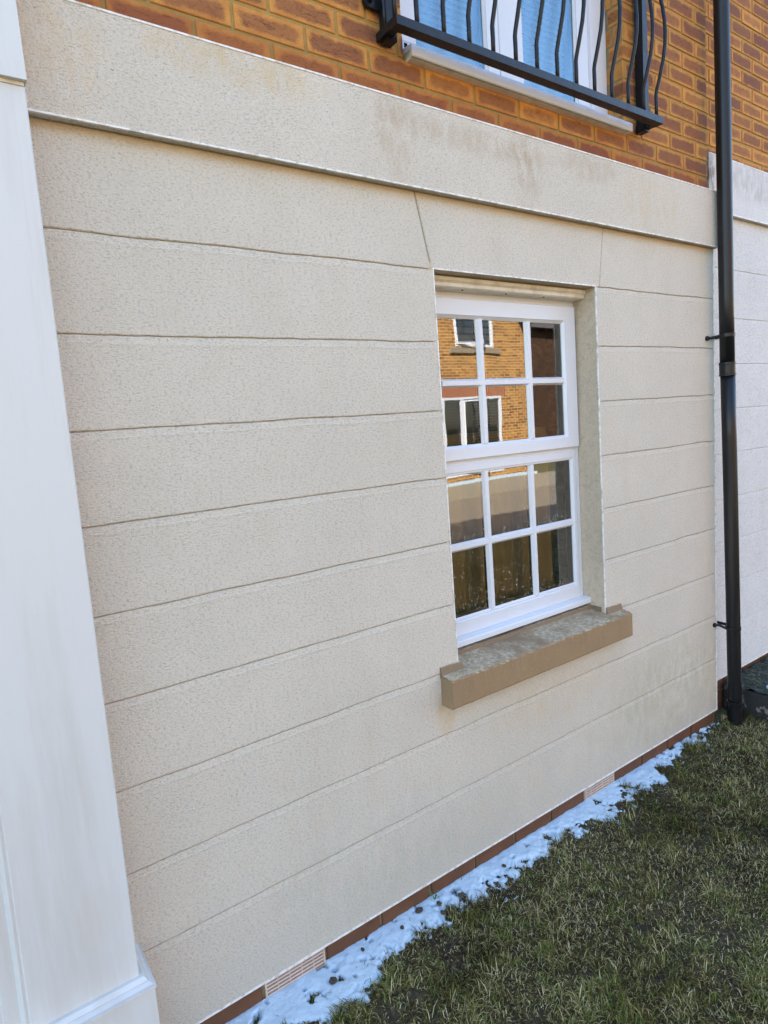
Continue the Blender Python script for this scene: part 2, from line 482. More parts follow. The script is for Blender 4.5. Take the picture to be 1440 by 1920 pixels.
m = MT("soil")
M_SOIL = m.done(m.ramp(m.noise(60, 5, 0.7), [(0.3, (0.012, 0.009, 0.005)), (0.50, (0.045, 0.034, 0.016)), (0.72, (0.12, 0.092, 0.048))]), 0.95, m.bump(m.noise(120, 4, 0.7), 0.9, 0.006))
m = MT("lawn_far")
M_LAWN = m.done(m.ramp(m.noise(40, 5, 0.75), [(0.3, (0.06, 0.055, 0.02)), (0.55, (0.13, 0.12, 0.045)), (0.8, (0.24, 0.21, 0.10))]), 0.95, m.bump(m.noise(90, 4, 0.7), 0.9, 0.01))
m = MT("road_surface")
M_ROAD = m.done(m.ramp(m.noise(120, 4, 0.7), [(0.3, (0.16, 0.135, 0.10)), (0.7, (0.30, 0.255, 0.19))]), 0.9, m.bump(m.noise(200, 3), 0.4, 0.004))
m = MT("pavement_slabs")
M_PAVE = m.done(m.ramp(m.noise(50, 4, 0.7), [(0.3, (0.18, 0.15, 0.11)), (0.7, (0.30, 0.26, 0.19))]), 0.9)
m = MT("concrete_kerb")
M_KERB = m.done(m.mix(m.noise(30, 4), (0.24, 0.22, 0.18), (0.36, 0.33, 0.28)), 0.9)

m = MT("grass_blade")
at = m.n("ShaderNodeAttribute", {'attribute_name': 'tint'})
col = m.ramp(at.outputs['Fac'], [(0.0, (0.020, 0.014, 0.006)), (0.22, (0.085, 0.060, 0.022)), (0.42, (0.115, 0.098, 0.026)), (0.62, (0.120, 0.170, 0.030)), (0.80, (0.270, 0.235, 0.085)), (1.0, (0.58, 0.50, 0.28))])
M_GRASS = m.done(col, 0.8, spec=0.08)

m = MT("planter_concrete")
blot = m.sstep(m.math('ADD', m.noise(9, 5, 0.65), m.math('MULTIPLY', m.spot(3.0, 0.0, 0.5, 0.5), 0.0)), 0.56, 0.60)
M_PLNT = m.done(m.mix(m.math('MULTIPLY', blot, 0.8), m.mix(m.noise(60, 4), (0.012, 0.012, 0.011), (0.035, 0.033, 0.030)), (0.22, 0.19, 0.17)), 0.9, m.bump(m.noise(80, 4, 0.7), 0.7, 0.004))
m = MT("moss")
M_MOSS = m.done(m.ramp(m.noise(55, 5, 0.75), [(0.34, (0.008, 0.010, 0.007)), (0.54, (0.035, 0.042, 0.024)), (0.72, (0.19, 0.19, 0.16))]), 0.95, m.bump(m.noise(90, 4, 0.7), 1.0, 0.01))
m = MT("stone_dark")
M_STONE = m.done(m.mix(m.noise(90, 4, 0.7), (0.025, 0.019, 0.013), (0.10, 0.075, 0.05)), 0.9)
m = MT("leaf_green")
M_LEAF = m.done(m.mix(m.noise(60, 3), (0.05, 0.13, 0.02), (0.09, 0.20, 0.04)), 0.5)
m = MT("leaf_dead")
M_DLEAF = m.done(m.mix(m.noise(80, 3), (0.35, 0.20, 0.08), (0.52, 0.36, 0.18)), 0.7)


# ---------------------------------------------------------------- noise for geometry
def vnoise(x, y, seed=0):
    x, y = np.asarray(x, float), np.asarray(y, float)
    xi, yi = np.floor(x).astype(np.int64), np.floor(y).astype(np.int64)
    fx, fy = x - xi, y - yi
    fx, fy = fx * fx * (3 - 2 * fx), fy * fy * (3 - 2 * fy)
    def h(a, b):
        n = (a * 374761393 + b * 668265263 + seed * 1442695041) & 0x7fffffff
        n = ((n ^ (n >> 13)) * 1274126177) & 0x7fffffff
        return ((n ^ (n >> 16)) & 0xffff) / 65535.0
    return (h(xi, yi) * (1 - fx) + h(xi + 1, yi) * fx) * (1 - fy) + (h(xi, yi + 1) * (1 - fx) + h(xi + 1, yi + 1) * fx) * fy


def fbm(x, y, seed=0, o=4):
    s, a, t = 0, 1.0, 0
    for k in range(o):
        s = s + a * vnoise(np.asarray(x) * 2 ** k, np.asarray(y) * 2 ** k, seed + k)
        t += a
        a *= 0.5
    return s / t


def heightfield(name, X, Y, Z, mat, parent=None, keep=None):
    ny, nx = X.shape
    v = np.stack([X, Y, Z], -1).reshape(-1, 3)
    a = (np.arange(ny - 1)[:, None] * nx + np.arange(nx - 1)[None, :])
    f = np.stack([a, a + 1, a + nx + 1, a + nx], -1).reshape(-1, 4)
    if keep is not None:
        k = keep.reshape(-1)
        f = f[k[f].any(1)]
        used = np.unique(f)
        mp = -np.ones(len(v), int)
        mp[used] = np.arange(len(used))
        v, f = v[used], mp[f]
    me = bpy.data.meshes.new(name)
    me.vertices.add(len(v)); me.vertices.foreach_set('co', v.astype(np.float32).ravel())
    me.loops.add(f.size); me.loops.foreach_set('vertex_index', f.astype(np.int32).ravel())
    me.polygons.add(len(f)); me.polygons.foreach_set('loop_start', (np.arange(len(f)) * 4).astype(np.int32))
    me.polygons.foreach_set('use_smooth', np.ones(len(f), bool))
    me.materials.append(mat)
    me.update(calc_edges=True); me.validate()
    o = bpy.data.objects.new(name, me)
    C.objects.link(o)
    if parent: o.parent = parent
    return o


# ================================================================ THE SETTING
GZ = -0.078
mb = MB(); mb.add([(-250, -250, -0.12), (250, -250, -0.12), (250, 250, -0.12), (-250, 250, -0.12)], [(0, 1, 2, 3)])
tag(mb.build("ground", M_LAWN), kind='structure')
mb = MB(); mb.box(-60, 60, -4.7, 0.3, -0.5, -0.088)
tag(mb.build("lawn_ground", M_LAWN), kind='structure')
mb = MB(); mb.box(-60, 60, -4.82, -4.7, -0.5, -0.084)
tag(mb.build("kerb", M_KERB), kind='structure')
mb = MB(); mb.box(-60, 60, -9.2, -4.82, -0.5, -0.11)
tag(mb.build("road", M_ROAD), kind='structure')
mb = MB(); mb.prism([(-9.2, -0.5), (-9.2, -0.10), (-9.90, 0.16), (-10.02, 0.16), (-10.02, -0.5)], 'x', -60, 60)
tag(mb.build("pavement", M_PAVE), kind='structure')

# bumpy soil showing between the blades close to the wall
gx, gy = np.meshgrid(np.arange(-1.2, 4.2, 0.02), np.arange(-2.2, 0.012, 0.02))
gz = GZ + (fbm(gx * 9, gy * 9, 3) - 0.5) * 0.022 + (fbm(gx * 2, gy * 2, 5) - 0.5) * 0.02
tag(heightfield("soil", gx, gy, gz, M_SOIL), "dark damp soil under the thin winter grass", "soil", kind='stuff')

# ================================================================ OUR HOUSE
house = thing("house", "cream rendered house front with orange brick above and white sash style window", "house", (0, 0, -0.08))
GR = [2.2048, 1.9591, 1.7228, 1.4850, 1.2508, 1.0182, 0.7737, 0.5366, 0.2963]
WL, WR, WT, WB = 0.8717, 1.7619, 2.2048, 0.757
XL, XR = -8.0, 2.7292


def wob(x, k):
    return (fbm(np.asarray(x) * 7.0, k * 3.7, 17, 4) - 0.5) * 0.0075


def course(mb, k, xl, xr, step=0.022):
    """one ashlar course: recessed bevelled joint on top, sharp lip below. k indexes the joint above it (-1: none)"""
    zt = 2.4475 if k < 0 else GR[k]
    zb = GR[k + 1] if k + 1 < len(GR) else 0.0
    a = xl(zt) if callable(xl) else xl
    b = xr(zt) if callable(xr) else xr
    xs = [a]
    x = a
    while x < b - step * 1.5:
        x += (0.5 if x < -1.6 else step)
        xs.append(x)
    xs.append(b)
    ts = [(x - a) / (b - a) for x in xs]
    rows = []
    if k < 0: rows += [(0, 0, 0.0, None)]
    else: rows += [(0, -0.001, 0.0050, k), (0, -0.0040, 0.0014, k), (0, -0.019, 0.0004, k), (0, -0.0215, -0.0007, k), (0, -0.030, 0.0, k)]
    if k + 1 < len(GR): rows += [(1, 0.0028, 0.0, k + 1), (1, 0.0008, 0.0015, k + 1), (1, -0.001, 0.0050, k + 1)]
    else: rows += [(1, 0.0, 0.0, None)]
    vs, fs = [], []
    for (wh, dz, y, g) in rows:
        for t in ts:
            z = (zt if wh == 0 else zb) + dz
            x0 = xl(z) if callable(xl) else xl
            x1 = xr(z) if callable(xr) else xr
            x = x0 + (x1 - x0) * t
            wv = float(wob(x, g)) if g is not None else 0.0
            jit = (0.0018 * (random.random() - 0.5)) if (g is not None and abs(dz) < 0.03 and y < 0.003) else 0
            vs.append((x, y, z + wv * (1.0 if y > 0.004 or dz > 0 else 1.3) + jit))
    n = len(ts)
    for r in range(len(rows) - 1):
        for c in range(n - 1):
            fs.append((r * n + c, (r + 1) * n + c, (r + 1) * n + c + 1, r * n + c + 1))
    mb.add(vs, fs)


mb = MB()
jl = lambda z: 0.815 + (2.426 - z) / (2.426 - 2.205) * (0.8635 - 0.815)
jr = lambda z: 1.823 - (2.431 - z) / (2.431 - 2.205) * (1.823 - 1.790)
course(mb, -1, XL, lambda z: jl(z) - 0.005)
course(mb, -1, lambda z: jr(z) + 0.003, XR)
# head panel over the window (its own block between two splayed joints)
mb.add([(jl(2.4475) + 0.007, 0.0, 2.4475), (jl(2.2048) + 0.007, 0.0, 2.2048), (jr(2.2048) - 0.003, 0.0, 2.2048), (jr(2.4475) - 0.003, 0.0, 2.4475)], [(0, 1, 2, 3)])
for f, s, wd in ((jl, 1, 0.007), (jr, -1, 0.003)):
    e0, e1 = (-0.005, wd) if s > 0 else (-wd, 0.003)
    mb.add([(f(2.4475) + e0, 0.0, 2.4475), (f(2.2048) + e0, 0.0, 2.2048), (f(2.2048), 0.006, 2.2048), (f(2.4475), 0.006, 2.4475),
            (f(2.4475) + e1, 0.0, 2.4475), (f(2.2048) + e1, 0.0, 2.2048)], [(0, 1, 2, 3), (3, 2, 5, 4)])
for k in range(0, 9):
    if GR[k] > WB + 0.1:
        course(mb, k, XL, WL)
        course(mb, k, WR, XR)
    else:
        course(mb, k, XL, XR)
# the course that meets the sill: fill under the sill is hidden by it
mb.add([(WL, 0.0, 0.7700), (WL, 0.0, 0.70), (WR, 0.0, 0.70), (WR, 0.0, 0.7700)], [(0, 1, 2, 3)])
# right return edge of the render
mb.add([(XR, 0.0, 2.4475), (XR, 0.0, 0.0), (XR, 0.072, 0.0), (XR, 0.072, 2.4475)], [(0, 1, 2, 3)])
mb.add([(XL, 0.0, 0.0), (XL, 0.03, 0.0), (XR, 0.03, 0.0), (XR, 0.0, 0.0)], [(0, 1, 2, 3)])
wall = mb.build("rendered_wall", M_REND, house)

mb = MB()
mb.box(WR, WR + 0.02, 0.0015, 0.14, 0.757, WT)
mb.box(WL - 0.02, WL, 0.0015, 0.14, 0.757, WT)
mb.box(WL - 0.02, WR + 0.02, 0.0015, 0.14, WT, WT + 0.02)
mb.build("window_reveal", M_REVEAL, house)

mb = MB()
def bead_v(x0, x1, z0, z1, y=-0.0018):
    z = z0
    while z < z1 - 0.001:
        zz = min(z + 0.04, z1)
        o = 0.0003 * math.sin(z * 23)
        mb.box(x0 + o, x1 + o, y, 0.004, z, zz); z = zz
bead_v(WR - 0.0005, WR + 0.0035, 0.765, WT - 0.001)
bead_v(WL - 0.0035, WL + 0.0005, 0.765, WT - 0.001)
mb.box(WL - 0.004, WR + 0.004, -0.0018, 0.003, WT - 0.0015, WT + 0.0032)
mb.box(XR - 0.006, XR + 0.0015, -0.0022, 0.010, 0.0, 2.447)
mb.box(XR + 0.005, XR + 0.009, 0.02, 0.030, 0.02, 2.447)
mb.box(-3.0, XR, -0.0026, 0.010, -0.004, 0.0025)
mb.build("edge_bead", M_BEAD, house)

# string course (plain rendered band standing proud of the wall)
mb = MB()
bx = [XL, -1.6] + list(np.arange(-1.2, 2.7, 0.06)) + [2.7405]
prof = [(0.013, 2.7175), (-0.026, 2.7130), (-0.0300, 2.7095), (-0.0300, 2.4525), (-0.0282, 2.4500), (0.008, 2.4500)]
vs, fs = [], []
for x in bx:
    for (y, z) in prof: vs.append((x, y + (0.0004 * (random.random() - .5) if y < -0.02 else 0), z + 0.0002 * (random.random() - .5)))
n = len(prof)
for i in range(len(bx) - 1):
    for k in range(n):
        j = (k + 1) % n
        fs.append((i * n + k, i * n + j, (i + 1) * n + j, (i + 1) * n + k))
fs.append(tuple(range((len(bx) - 1) * n, len(bx) * n)))
mb.add(vs, fs)
band = mb.build("string_course", M_BAND, house)
mb = MB()
mb.box(-3, 2.742, -0.0322, -0.0240, 2.4475, 2.4520)
mb.box(-3, 2.742, -0.0318, -0.0255, 2.7088, 2.7138)
mb.build("drip_bead", M_BEAD, band)

# upper brickwork
DL, DR, DB, DT = 0.81, 2.009, 2.858, 4.95
BR = 2.692


def brickwork(mb, x0, z0, xa, xb, za, zb, yf, hole=None, jitter=0.0012):
    W, H, M = 0.2257, 0.075, 0.0050
    r0, r1 = math.floor((za - z0) / H), math.ceil((zb - z0) / H)
    for r in range(r0, r1):
        zl, zh = z0 + r * H + M, z0 + (r + 1) * H - M
        off = x0 - (r % 2) * W / 2
        c0, c1 = math.floor((xa - off) / W), math.ceil((xb - off) / W)
        for c in range(c0, c1):
            a, b = off + c * W + M, off + (c + 1) * W - M
            a, b = max(a, xa), min(b, xb)
            segs = [(a, b)]
            if hole and zh > hole[2] + 0.02 and zl < hole[3]:
                segs = [(a, min(b, hole[0])), (max(a, hole[1]), b)]
            for (s, e) in segs:
                if e - s < 0.012: continue
                q = jitter
                dx0, dx1, dz0, dz1, dy = [random.uniform(-q, q) for _ in range(5)]
                mb.slab(s + abs(dx0), e - abs(dx1), yf + dy * 0.7 - 0.0, yf + 0.02, max(zl, za) + dz0, min(zh, zb) + dz1, 0.0022)


mb = MB()
brickwork(mb, BX, BZ, -0.9, BR, 2.71, 4.2, 0.0085, (DL, DR, DB, DT))
bw = mb.build("brickwork", M_BRICK, house)
# mortar face behind the bricks and the plain continuation of the wall
mb = MB()
y = 0.0125
for (xa, xb, za, zb) in [(-0.9, DL, 2.70, 5.4), (DR, BR, 2.70, 5.4), (DL, DR, 2.70, DB), (DL, DR, DT, 5.4)]:
    mb.add([(xa, y, za), (xb, y, za), (xb, y, zb), (xa, y, zb)], [(0, 1, 2, 3)])
mb.add([(XL, y, 2.70), (-0.9, y, 2.70), (-0.9, y, 5.4), (XL, y, 5.4)], [(0, 1, 2, 3)])
mb.add([(BR, 0.0125, 2.70), (BR, 0.09, 2.70), (BR, 0.09, 5.4), (BR, 0.0125, 5.4)], [(0, 1, 2, 3)])
mb.build("mortar_face", M_BRICK, bw)
# brick reveals of the door opening: bricks turned end-on
for s, xf in ((1, DR), (-1, DL)):
    mb = MB()
    r = 0
    z = BZ + 0.075
    while z < DT:
        full = (r % 2 == 0)
        y0, y1 = 0.0095, 0.075
        ym = y1 if full else 0.052
        xa, xb = (xf + 0.0003, xf + 0.02) if s > 0 else (xf - 0.02, xf - 0.0003)
        mb.box(xa, xb, y0 + 0.001, ym, z + 0.005, z + 0.070)
        if not full: mb.box(xa, xb, ym + 0.009, y1 + 0.03, z + 0.005, z + 0.070)
        z += 0.075; r += 1
    mb.build("reveal_brick", M_BRICK, bw)
mb = MB()
mb.box(DR + 0.002, DR + 0.03, 0.0135, 0.20, DB, DT)
mb.box(DL - 0.03, DL - 0.002, 0.0135, 0.20, DB, DT)
mb.box(DL, DR, 0.0135, 0.20, DT, DT + 0.03)
mb.build("reveal_mortar", M_MORTAR, bw)

# plinth bricks and air bricks
mb = MB()
k = -16
for k in range(-16, 13):
    if k in (0, 7): continue
    a, b = k * 0.225 + 0.005, (k + 1) * 0.225 - 0.005
    b = min(b, 2.715)
    if b > a: mb.slab(a, b, 0.006 + random.uniform(-.001, .001), 0.03, -0.070, -0.006, 0.003)
    mb.slab(a - 0.11, min(b - 0.11, 2.715), 0.007, 0.03, -0.150, -0.080, 0.003)
mb.box(XL, -3.6, 0.006, 0.03, -0.15, -0.005)
pl = mb.build("plinth_course", M_PLINTH, house)
mb = MB(); mb.box(XL + 0.1, 2.72, 0.014, 0.03, -0.155, -0.0055)
mb.build("plinth_mortar", M_MORTAR, pl)
for x0 in (0.0, 7 * 0.225):
    mb = MB()
    a, b = x0 + 0.006, x0 + 0.219
    z0, z1 = -0.073, -0.008
    mb.box(a, b, 0.0035, 0.029, z1 - 0.005, z1)
    mb.box(a, b, 0.0035, 0.029, z0, z0 + 0.005)
    mb.box(a, a + 0.005, 0.003, 0.0285, z0 + 0.0005, z1 - 0.0005)
    mb.box(b - 0.005, b, 0.003, 0.0285, z0 + 0.0005, z1 - 0.0005)
    ab = mb.build("air_brick", M_AIR, house)
    mb = MB()
    for i in range(1, 5):
        zc = z0 + 0.002 + i * (z1 - z0 - 0.004) / 5
        mb.prism([(0.0046, zc - 0.0028), (0.0046, zc + 0.0020), (0.0075, zc + 0.0026), (0.0110, zc + 0.0020), (0.0110, zc - 0.0020)], 'x', a + 0.004, b - 0.004)
    for i in range(1, 5):
        xc = a + i * (b - a) / 5
        mb.box(xc - 0.0013, xc + 0.0013, 0.0042, 0.0100, z0 + 0.003, z1 - 0.003)
    mb.build("louvre", M_AIR, ab)
    mb = MB(); mb.box(a + 0.002, b - 0.002, 0.0125 + 0.0068, 0.0205, z0 + 0.002, z1 - 0.002)
    mb.build("vent_back", M_VOID, ab)

# body of the house that throws the shade: side, back, eaves, roof
mb = MB()
mb.box(XL, XL + 0.2, 0.04, 8.0, -0.1, 5.4)
mb.box(XL, 2.69, 7.8, 8.0, -0.1, 5.4)
mb.box(2.50, 2.69, 0.10, 7.8, -0.1, 5.4)
mb.box(XL + 0.2, 2.50, 0.16, 7.8, 2.50, 2.66)
mb.box(XL + 0.2, 2.50, 0.16, 7.8, 5.38, 5.399)
mb.box(XL + 0.2, WL - 0.021, 0.035, 0.30, -0.1, 2.44)
mb.box(WR + 0.021, 2.50, 0.035, 0.30, -0.1, 2.44)
mb.box(WL - 0.021, WR + 0.021, 0.035, 0.30, -0.1, 0.70)
mb.box(WL - 0.021, WR + 0.021, 0.145, 0.30, 2.24, 2.44)
mb.build("side_wall", M_OBRICK, house)
mb = MB()
mb.add([(XL - .3, -0.35, 5.36), (2.7, -0.35, 5.36), (2.7, 4.0, 8.1), (XL - .3, 4.0, 8.1), (XL - .3, 8.35, 5.36), (2.7, 8.35, 5.36)],
       [(0, 1, 2, 3), (3, 2, 5, 4), (0, 3, 4), (1, 5, 2), (0, 4, 5, 1)])
rf = mb.build("roof", M_ROOF, house)
mb = MB(); mb.box(XL, 2.69, -0.34, -0.32, 5.18, 5.38); mb.box(XL, 2.69, -0.32, 0.012, 5.30, 5.32)
mb.build("fascia", M_UPVC, rf)
mb = MB()
mb.box(XL, 2.4, 3.4, 3.5, -0.1, 2.5)
mb.box(-0.6, -0.5, 0.3, 3.4, -0.1, 2.5)
mb.box(2.44, 2.498, 0.3, 3.4, -0.1, 2.5)
mb.box(-0.5, 2.44, 0.3, 3.4, 2.46, 2.4995)
mb.box(-0.6, -0.5, 0.2, 3.4, 2.67, 5.37)
mb.box(-0.5, 2.44, 3.4, 3.45, 2.67, 5.37)
mb.box(-0.5, DL - 0.031, 0.10, 0.13, 2.67, 5.37)
mb.box(DR + 0.031, 2.498, 0.10, 0.13, 2.67, 5.37)
mb.box(DL - 0.031, DR + 0.031, 0.165, 0.19, 2.67, DB + 0.0)
mb.build("interior_wall", M_ROOM, house)
mb = MB(); mb.box(-0.5, 2.44, 0.3, 3.4, -0.1, -0.02); mb.build("floor", M_FLOORI, house)
mb = MB(); mb.prism([(0.16, 0.80), (0.34, 0.80), (0.34, 0.825), (0.16, 0.825)], 'x', WL, WR); mb.build("interior_sill", M_UPVC, house)

# ---------------- ground floor window
mb = MB()
FZ0, FZ1 = 0.835, 2.172
mb.ring(WL + 0.002, WR - 0.001, FZ0, WT - 0.001, 0.040, 0.030, 0.075, 0.075, 0.1160, 0.165, 0.008)
mb.box(WL + 0.03, WR - 0.03, 0.1163, 0.164, 1.478, 1.532)
win = mb.build("window", M_UPVC, house)
# lower fixed light: frame face with ovolo round the glass
LX0, LX1 = 0.928, 1.706
mb = MB()
mb.ring(LX0 - 0.040, LX1 + 0.028, 0.838, 1.516, 0.040, 0.028, 0.067, 0.041, 0.1120, 0.158, 0.011)
for xc in ((1.163 + 1.200) / 2, (1.432 + 1.470) / 2):
    hw = 0.0185
    mb.prism([(xc - hw, 0.1262), (xc - 0.009, 0.1155), (xc + 0.009, 0.1155), (xc + hw, 0.1262)], 'z', 0.903, 1.477)
mb.prism([(0.1264, 1.1905 - 0.0175), (0.1152, 1.1905 - 0.0085), (0.1152, 1.1905 + 0.0085), (0.1264, 1.1905 + 0.0175)], 'x', LX0, LX1)
mb.build("lower_light", M_UPVC, win)
# upper opening sash, standing a little proud
UX0, UX1 = 0.969, 1.665
mb = MB()
mb.ring(UX0 - 0.082, UX1 + 0.082, 1.5315, 2.138, 0.082, 0.082, 0.057, 0.072, 0.0985, 0.156, 0.012)
for xc in ((1.160 + 1.200) / 2, (1.432 + 1.473) / 2):
    hw = 0.0190
    mb.prism([(xc - hw, 0.1142), (xc - 0.009, 0.1020), (xc + 0.009, 0.1020), (xc + hw, 0.1142)], 'z', 1.587, 2.067)
mb.prism([(0.1144, 1.8245 - 0.0165), (0.1017, 1.8245 - 0.0085), (0.1017, 1.8245 + 0.0085), (0.1144, 1.8245 + 0.0165)], 'x', UX0, UX1)
sash = mb.build("opening_sash", M_UPVC, win)
# glass
mb = MB()
mb.add([(UX0 - .005, 0.1140, 1.583), (UX1 + .005, 0.1140, 1.583), (UX1 + .005, 0.1140, 2.071), (UX0 - .005, 0.1140, 2.071)], [(0, 1, 2, 3)])
mb.add([(LX0 - .005, 0.1260, 0.899), (LX1 + .005, 0.1260, 0.899), (LX1 + .005, 0.1260, 1.481), (LX0 - .005, 0.1260, 1.481)], [(0, 1, 2, 3)])
mb.build("pane", M_GLASS, win)
# black spacers and gaskets in the sealed units
mb = MB()
for (x0, x1, z0, z1, y, bars, zb) in ((UX0, UX1, 1.588, 2.066, 0.1150, (1.180, 1.4525), 1.8245), (LX0, LX1, 0.905, 1.475, 0.1270, (1.1815, 1.451), 1.1905)):
    mb.box(x1 - 0.001, x1 + 0.006, y, y + 0.030, z0, z1)
    mb.box(x0 - 0.006, x0 + 0.001, y, y + 0.030, z0, z1)
    mb.box(x0, x1, y, y + 0.026, z0 - 0.006, z0 + 0.003)
    mb.box(x0, x1, y, y + 0.026, z1 - 0.002, z1 + 0.006)
    for xc in bars: mb.box(xc - 0.012, xc + 0.012, y, y + 0.018, z0 + 0.003, z1 - 0.002)
    mb.box(x0, x1, y + 0.0005, y + 0.0175, zb - 0.012, zb + 0.012)
mb.build("gasket", M_GASK, win)
mb = MB()
for (x0, x1, z0, z1, y) in ((UX0, UX1, 1.588, 2.066, 0.1150), (LX0, LX1, 0.905, 1.475, 0.1270)):
    mb.box(x1 - 0.0030, x1 - 0.0012, y + 0.026, y + 0.0285, z0 + 0.006, z1 - 0.004)
mb.build("spacer_bar", M_ALU, win)
# drops of condensation low on the glass
mb = MB()
for _ in range(620):
    lower = random.random() < 0.8
    x = random.uniform(0.95, 1.68)
    z = 0.905 + abs(random.gauss(0, 0.14)) if random.random() < 0.62 else 1.205 + abs(random.gauss(0, 0.05))
    if not (0.91 < z < 1.46) or abs(z - 1.19) < 0.02: continue
    if fbm(x * 9, z * 5, 71, 2) < 0.46: continue
    r = random.uniform(0.0009, 0.0024)
    y = 0.1258
    n = 5
    vs = [(x + r * math.cos(2 * math.pi * k / n), y, z + 1.3 * r * math.sin(2 * math.pi * k / n)) for k in range(n)] + [(x, y - r * 0.7, z)]
    mb.add(vs, [(k, (k + 1) % n, n) for k in range(n)])
o = mb.build("droplets", M_DROP, win); o['kind'] = 'stuff'
# projecting sill nose of the frame
mb = MB()
mb.prism([(0.13, 0.840), (0.100, 0.840), (0.078, 0.8345), (0.0745, 0.830), (0.0745, 0.812), (0.079, 0.809), (0.13, 0.809)], 'x', WL + 0.001, WR - 0.0005)
mb.build("frame_nose", M_UPVC, win)
# vent hood under the head with three screws
mb = MB()
mb.prism([(0.120, 2.199), (0.048, 2.199), (0.048, 2.187), (0.056, 2.180), (0.056, 2.168), (0.063, 2.163), (0.120, 2.163)], 'x', WL + 0.001, WR - 0.004)
hood = mb.build("vent_hood", M_CREAM, win)
for x in (1.07, 1.30, 1.52):
    mb = MB(); mb.tube([(x, 0.075, 2.1635), (x, 0.075, 2.1610)], 0.004, 8); mb.build("screw", M_GASK, win)

# stone sill with raised stools at both ends
mb = MB()
sx0, sx1 = 0.782, 1.872
xs = np.linspace(sx0, sx1, 70)
pr = [(0.115, 0.80), (0.072, 0.800), (0.070, 0.785), (-0.050, 0.7645), (-0.058, 0.7625), (-0.0625, 0.757), (-0.0630, 0.662), (-0.060, 0.6555), (-0.055, 0.654), (0.02, 0.656), (0.02, 0.72)]
vs, fs = [], []
for i, x in enumerate(xs):
    e = 0.0022 if 0 < i < len(xs) - 1 else 0.0015
    for q, (y, z) in enumerate(pr):
        jy = random.uniform(-1, 1) * e * (2.2 if random.random() < 0.15 else 1) if q in (3, 4, 5) else random.uniform(-1, 1) * 0.0006
        jz = random.uniform(-1, 1) * e * 0.7 if q in (3, 4, 5) else random.uniform(-1, 1) * 0.0006
        xo = 0.002 if (i == 0 and q in (4, 5, 6, 7)) else (-0.002 if (i == len(xs) - 1 and q in (4, 5, 6, 7)) else 0)
        vs.append((x + xo, y + jy, z + jz))
n = len(pr)
for i in range(len(xs) - 1):
    for k in range(n):
        j = (k + 1) % n
        fs.append((i * n + k, (i + 1) * n + k, (i + 1) * n + j, i * n + j))
fs += [tuple(range(n)), tuple(range((len(xs) - 1) * n, len(xs) * n))[::-1]]
mb.add(vs, fs)
for (a, b, ia, ib) in ((sx0, 0.884, 0, 1), (1.762, sx1, 1, 0)):
    c0, c1 = (a, b - 0.012) if ia == 0 else (a + 0.002, b)
    t0, t1 = (a + 0.001, b - 0.004) if ia == 0 else (a + 0.000, b - 0.001)
    # base outline at z=.766, top outline at z=.802: back corners sit against the wall
    mb.add([(a, 0.02, 0.758), (b, 0.02, 0.758), (b + (0.006 if ia == 0 else 0), -0.018, 0.758), (a, -0.018, 0.758),
            (a, 0.02, 0.805), (b, 0.02, 0.803), (b, -0.006, 0.795), (a, -0.006, 0.799)],
           [(0, 3, 2, 1), (4, 5, 6, 7), (0, 1, 5, 4), (1, 2, 6, 5), (2, 3, 7, 6), (3, 0, 4, 7)])
mb.box(WR - 0.004, WR + 0.0195, 0.02, 0.10, 0.762, 0.80)
mb.box(WL - 0.0195, WL + 0.012, 0.02, 0.10, 0.762, 0.80)
sill = mb.build("window_sill", M_SILL, house)

# ---------------- upstairs french doors
YD = 0.080
mb = MB()
mb.ring(DL + 0.001, DR - 0.001, 2.897, DT - 0.002, 0.060, 0.118, 0.045, 0.06, YD + 0.006, 0.15, 0.006)
mb.box(1.336, 1.3375, YD + 0.0055, YD + 0.02, 2.94, DT - 0.06)
door = mb.build("french_door", M_UPVC, house)
for (x0, x1, g0, g1) in ((DL + 0.045, 1.3355, 0.935, 1.262), (1.3385, 1.874, 1.475, 1.790)):
    mb = MB()
    mb.ring(x0, x1, 2.938, DT - 0.05, g0 - x0, x1 - g1, 0.035, 0.08, YD, 0.14, 0.010)
    mb.build("door_leaf", M_UPVC, door)
    mb = MB()
    mb.add([(g0 - .004, YD + 0.013, 2.968), (g1 + .004, YD + 0.013, 2.968), (g1 + .004, YD + 0.013, DT - .12), (g0 - .004, YD + 0.013, DT - .12)], [(0, 1, 2, 3)])
    mb.build("pane", M_GLASSB, door)
    mb = MB()
    mb.box(g1 - 0.001, g1 + 0.004, YD + 0.014, YD + 0.036, 2.97, DT - 0.13)
    mb.box(g0, g1, YD + 0.014, YD + 0.034, 2.968, 2.974)
    mb.build("gasket", M_GASK, door)
mb = MB(); mb.prism([(0.10, 2.940), (0.034, 2.936), (0.030, 2.930), (0.030, 2.902), (0.10, 2.902)], 'x', DL + 0.001, 1.80)
mb.build("threshold", M_ALU, door)
for x in (0.925, 1.225, 1.45, 1.735):
    mb = MB(); mb.tube([(x, 0.031, 2.921), (x, 0.0285, 2.921)], 0.0042, 8); mb.build("screw", M_GASK, door)
for x in (0.832, 1.325, 1.795):
    mb = MB(); mb.box(x, x + 0.013, 0.0290, 0.031, 2.912, 2.926); mb.build("drain_slot", M_GASK, door)
mb = MB()
mb.prism([(0.10, 2.900), (-0.020, 2.892), (-0.028, 2.889), (-0.030, 2.884), (-0.030, 2.857), (-0.026, 2.854), (-0.020, 2.857), (-0.020, 2.876), (0.10, 2.876)], 'x', DL + 0.004, DR + 0.003)
ds = mb.build("door_sill", M_UPVC, house)
mb = MB(); mb.box(DL + 0.01, DR - 0.002, -0.016, 0.03, 2.8535, 2.8760)
mb.build("sill_bedding", M_CREAM, ds)


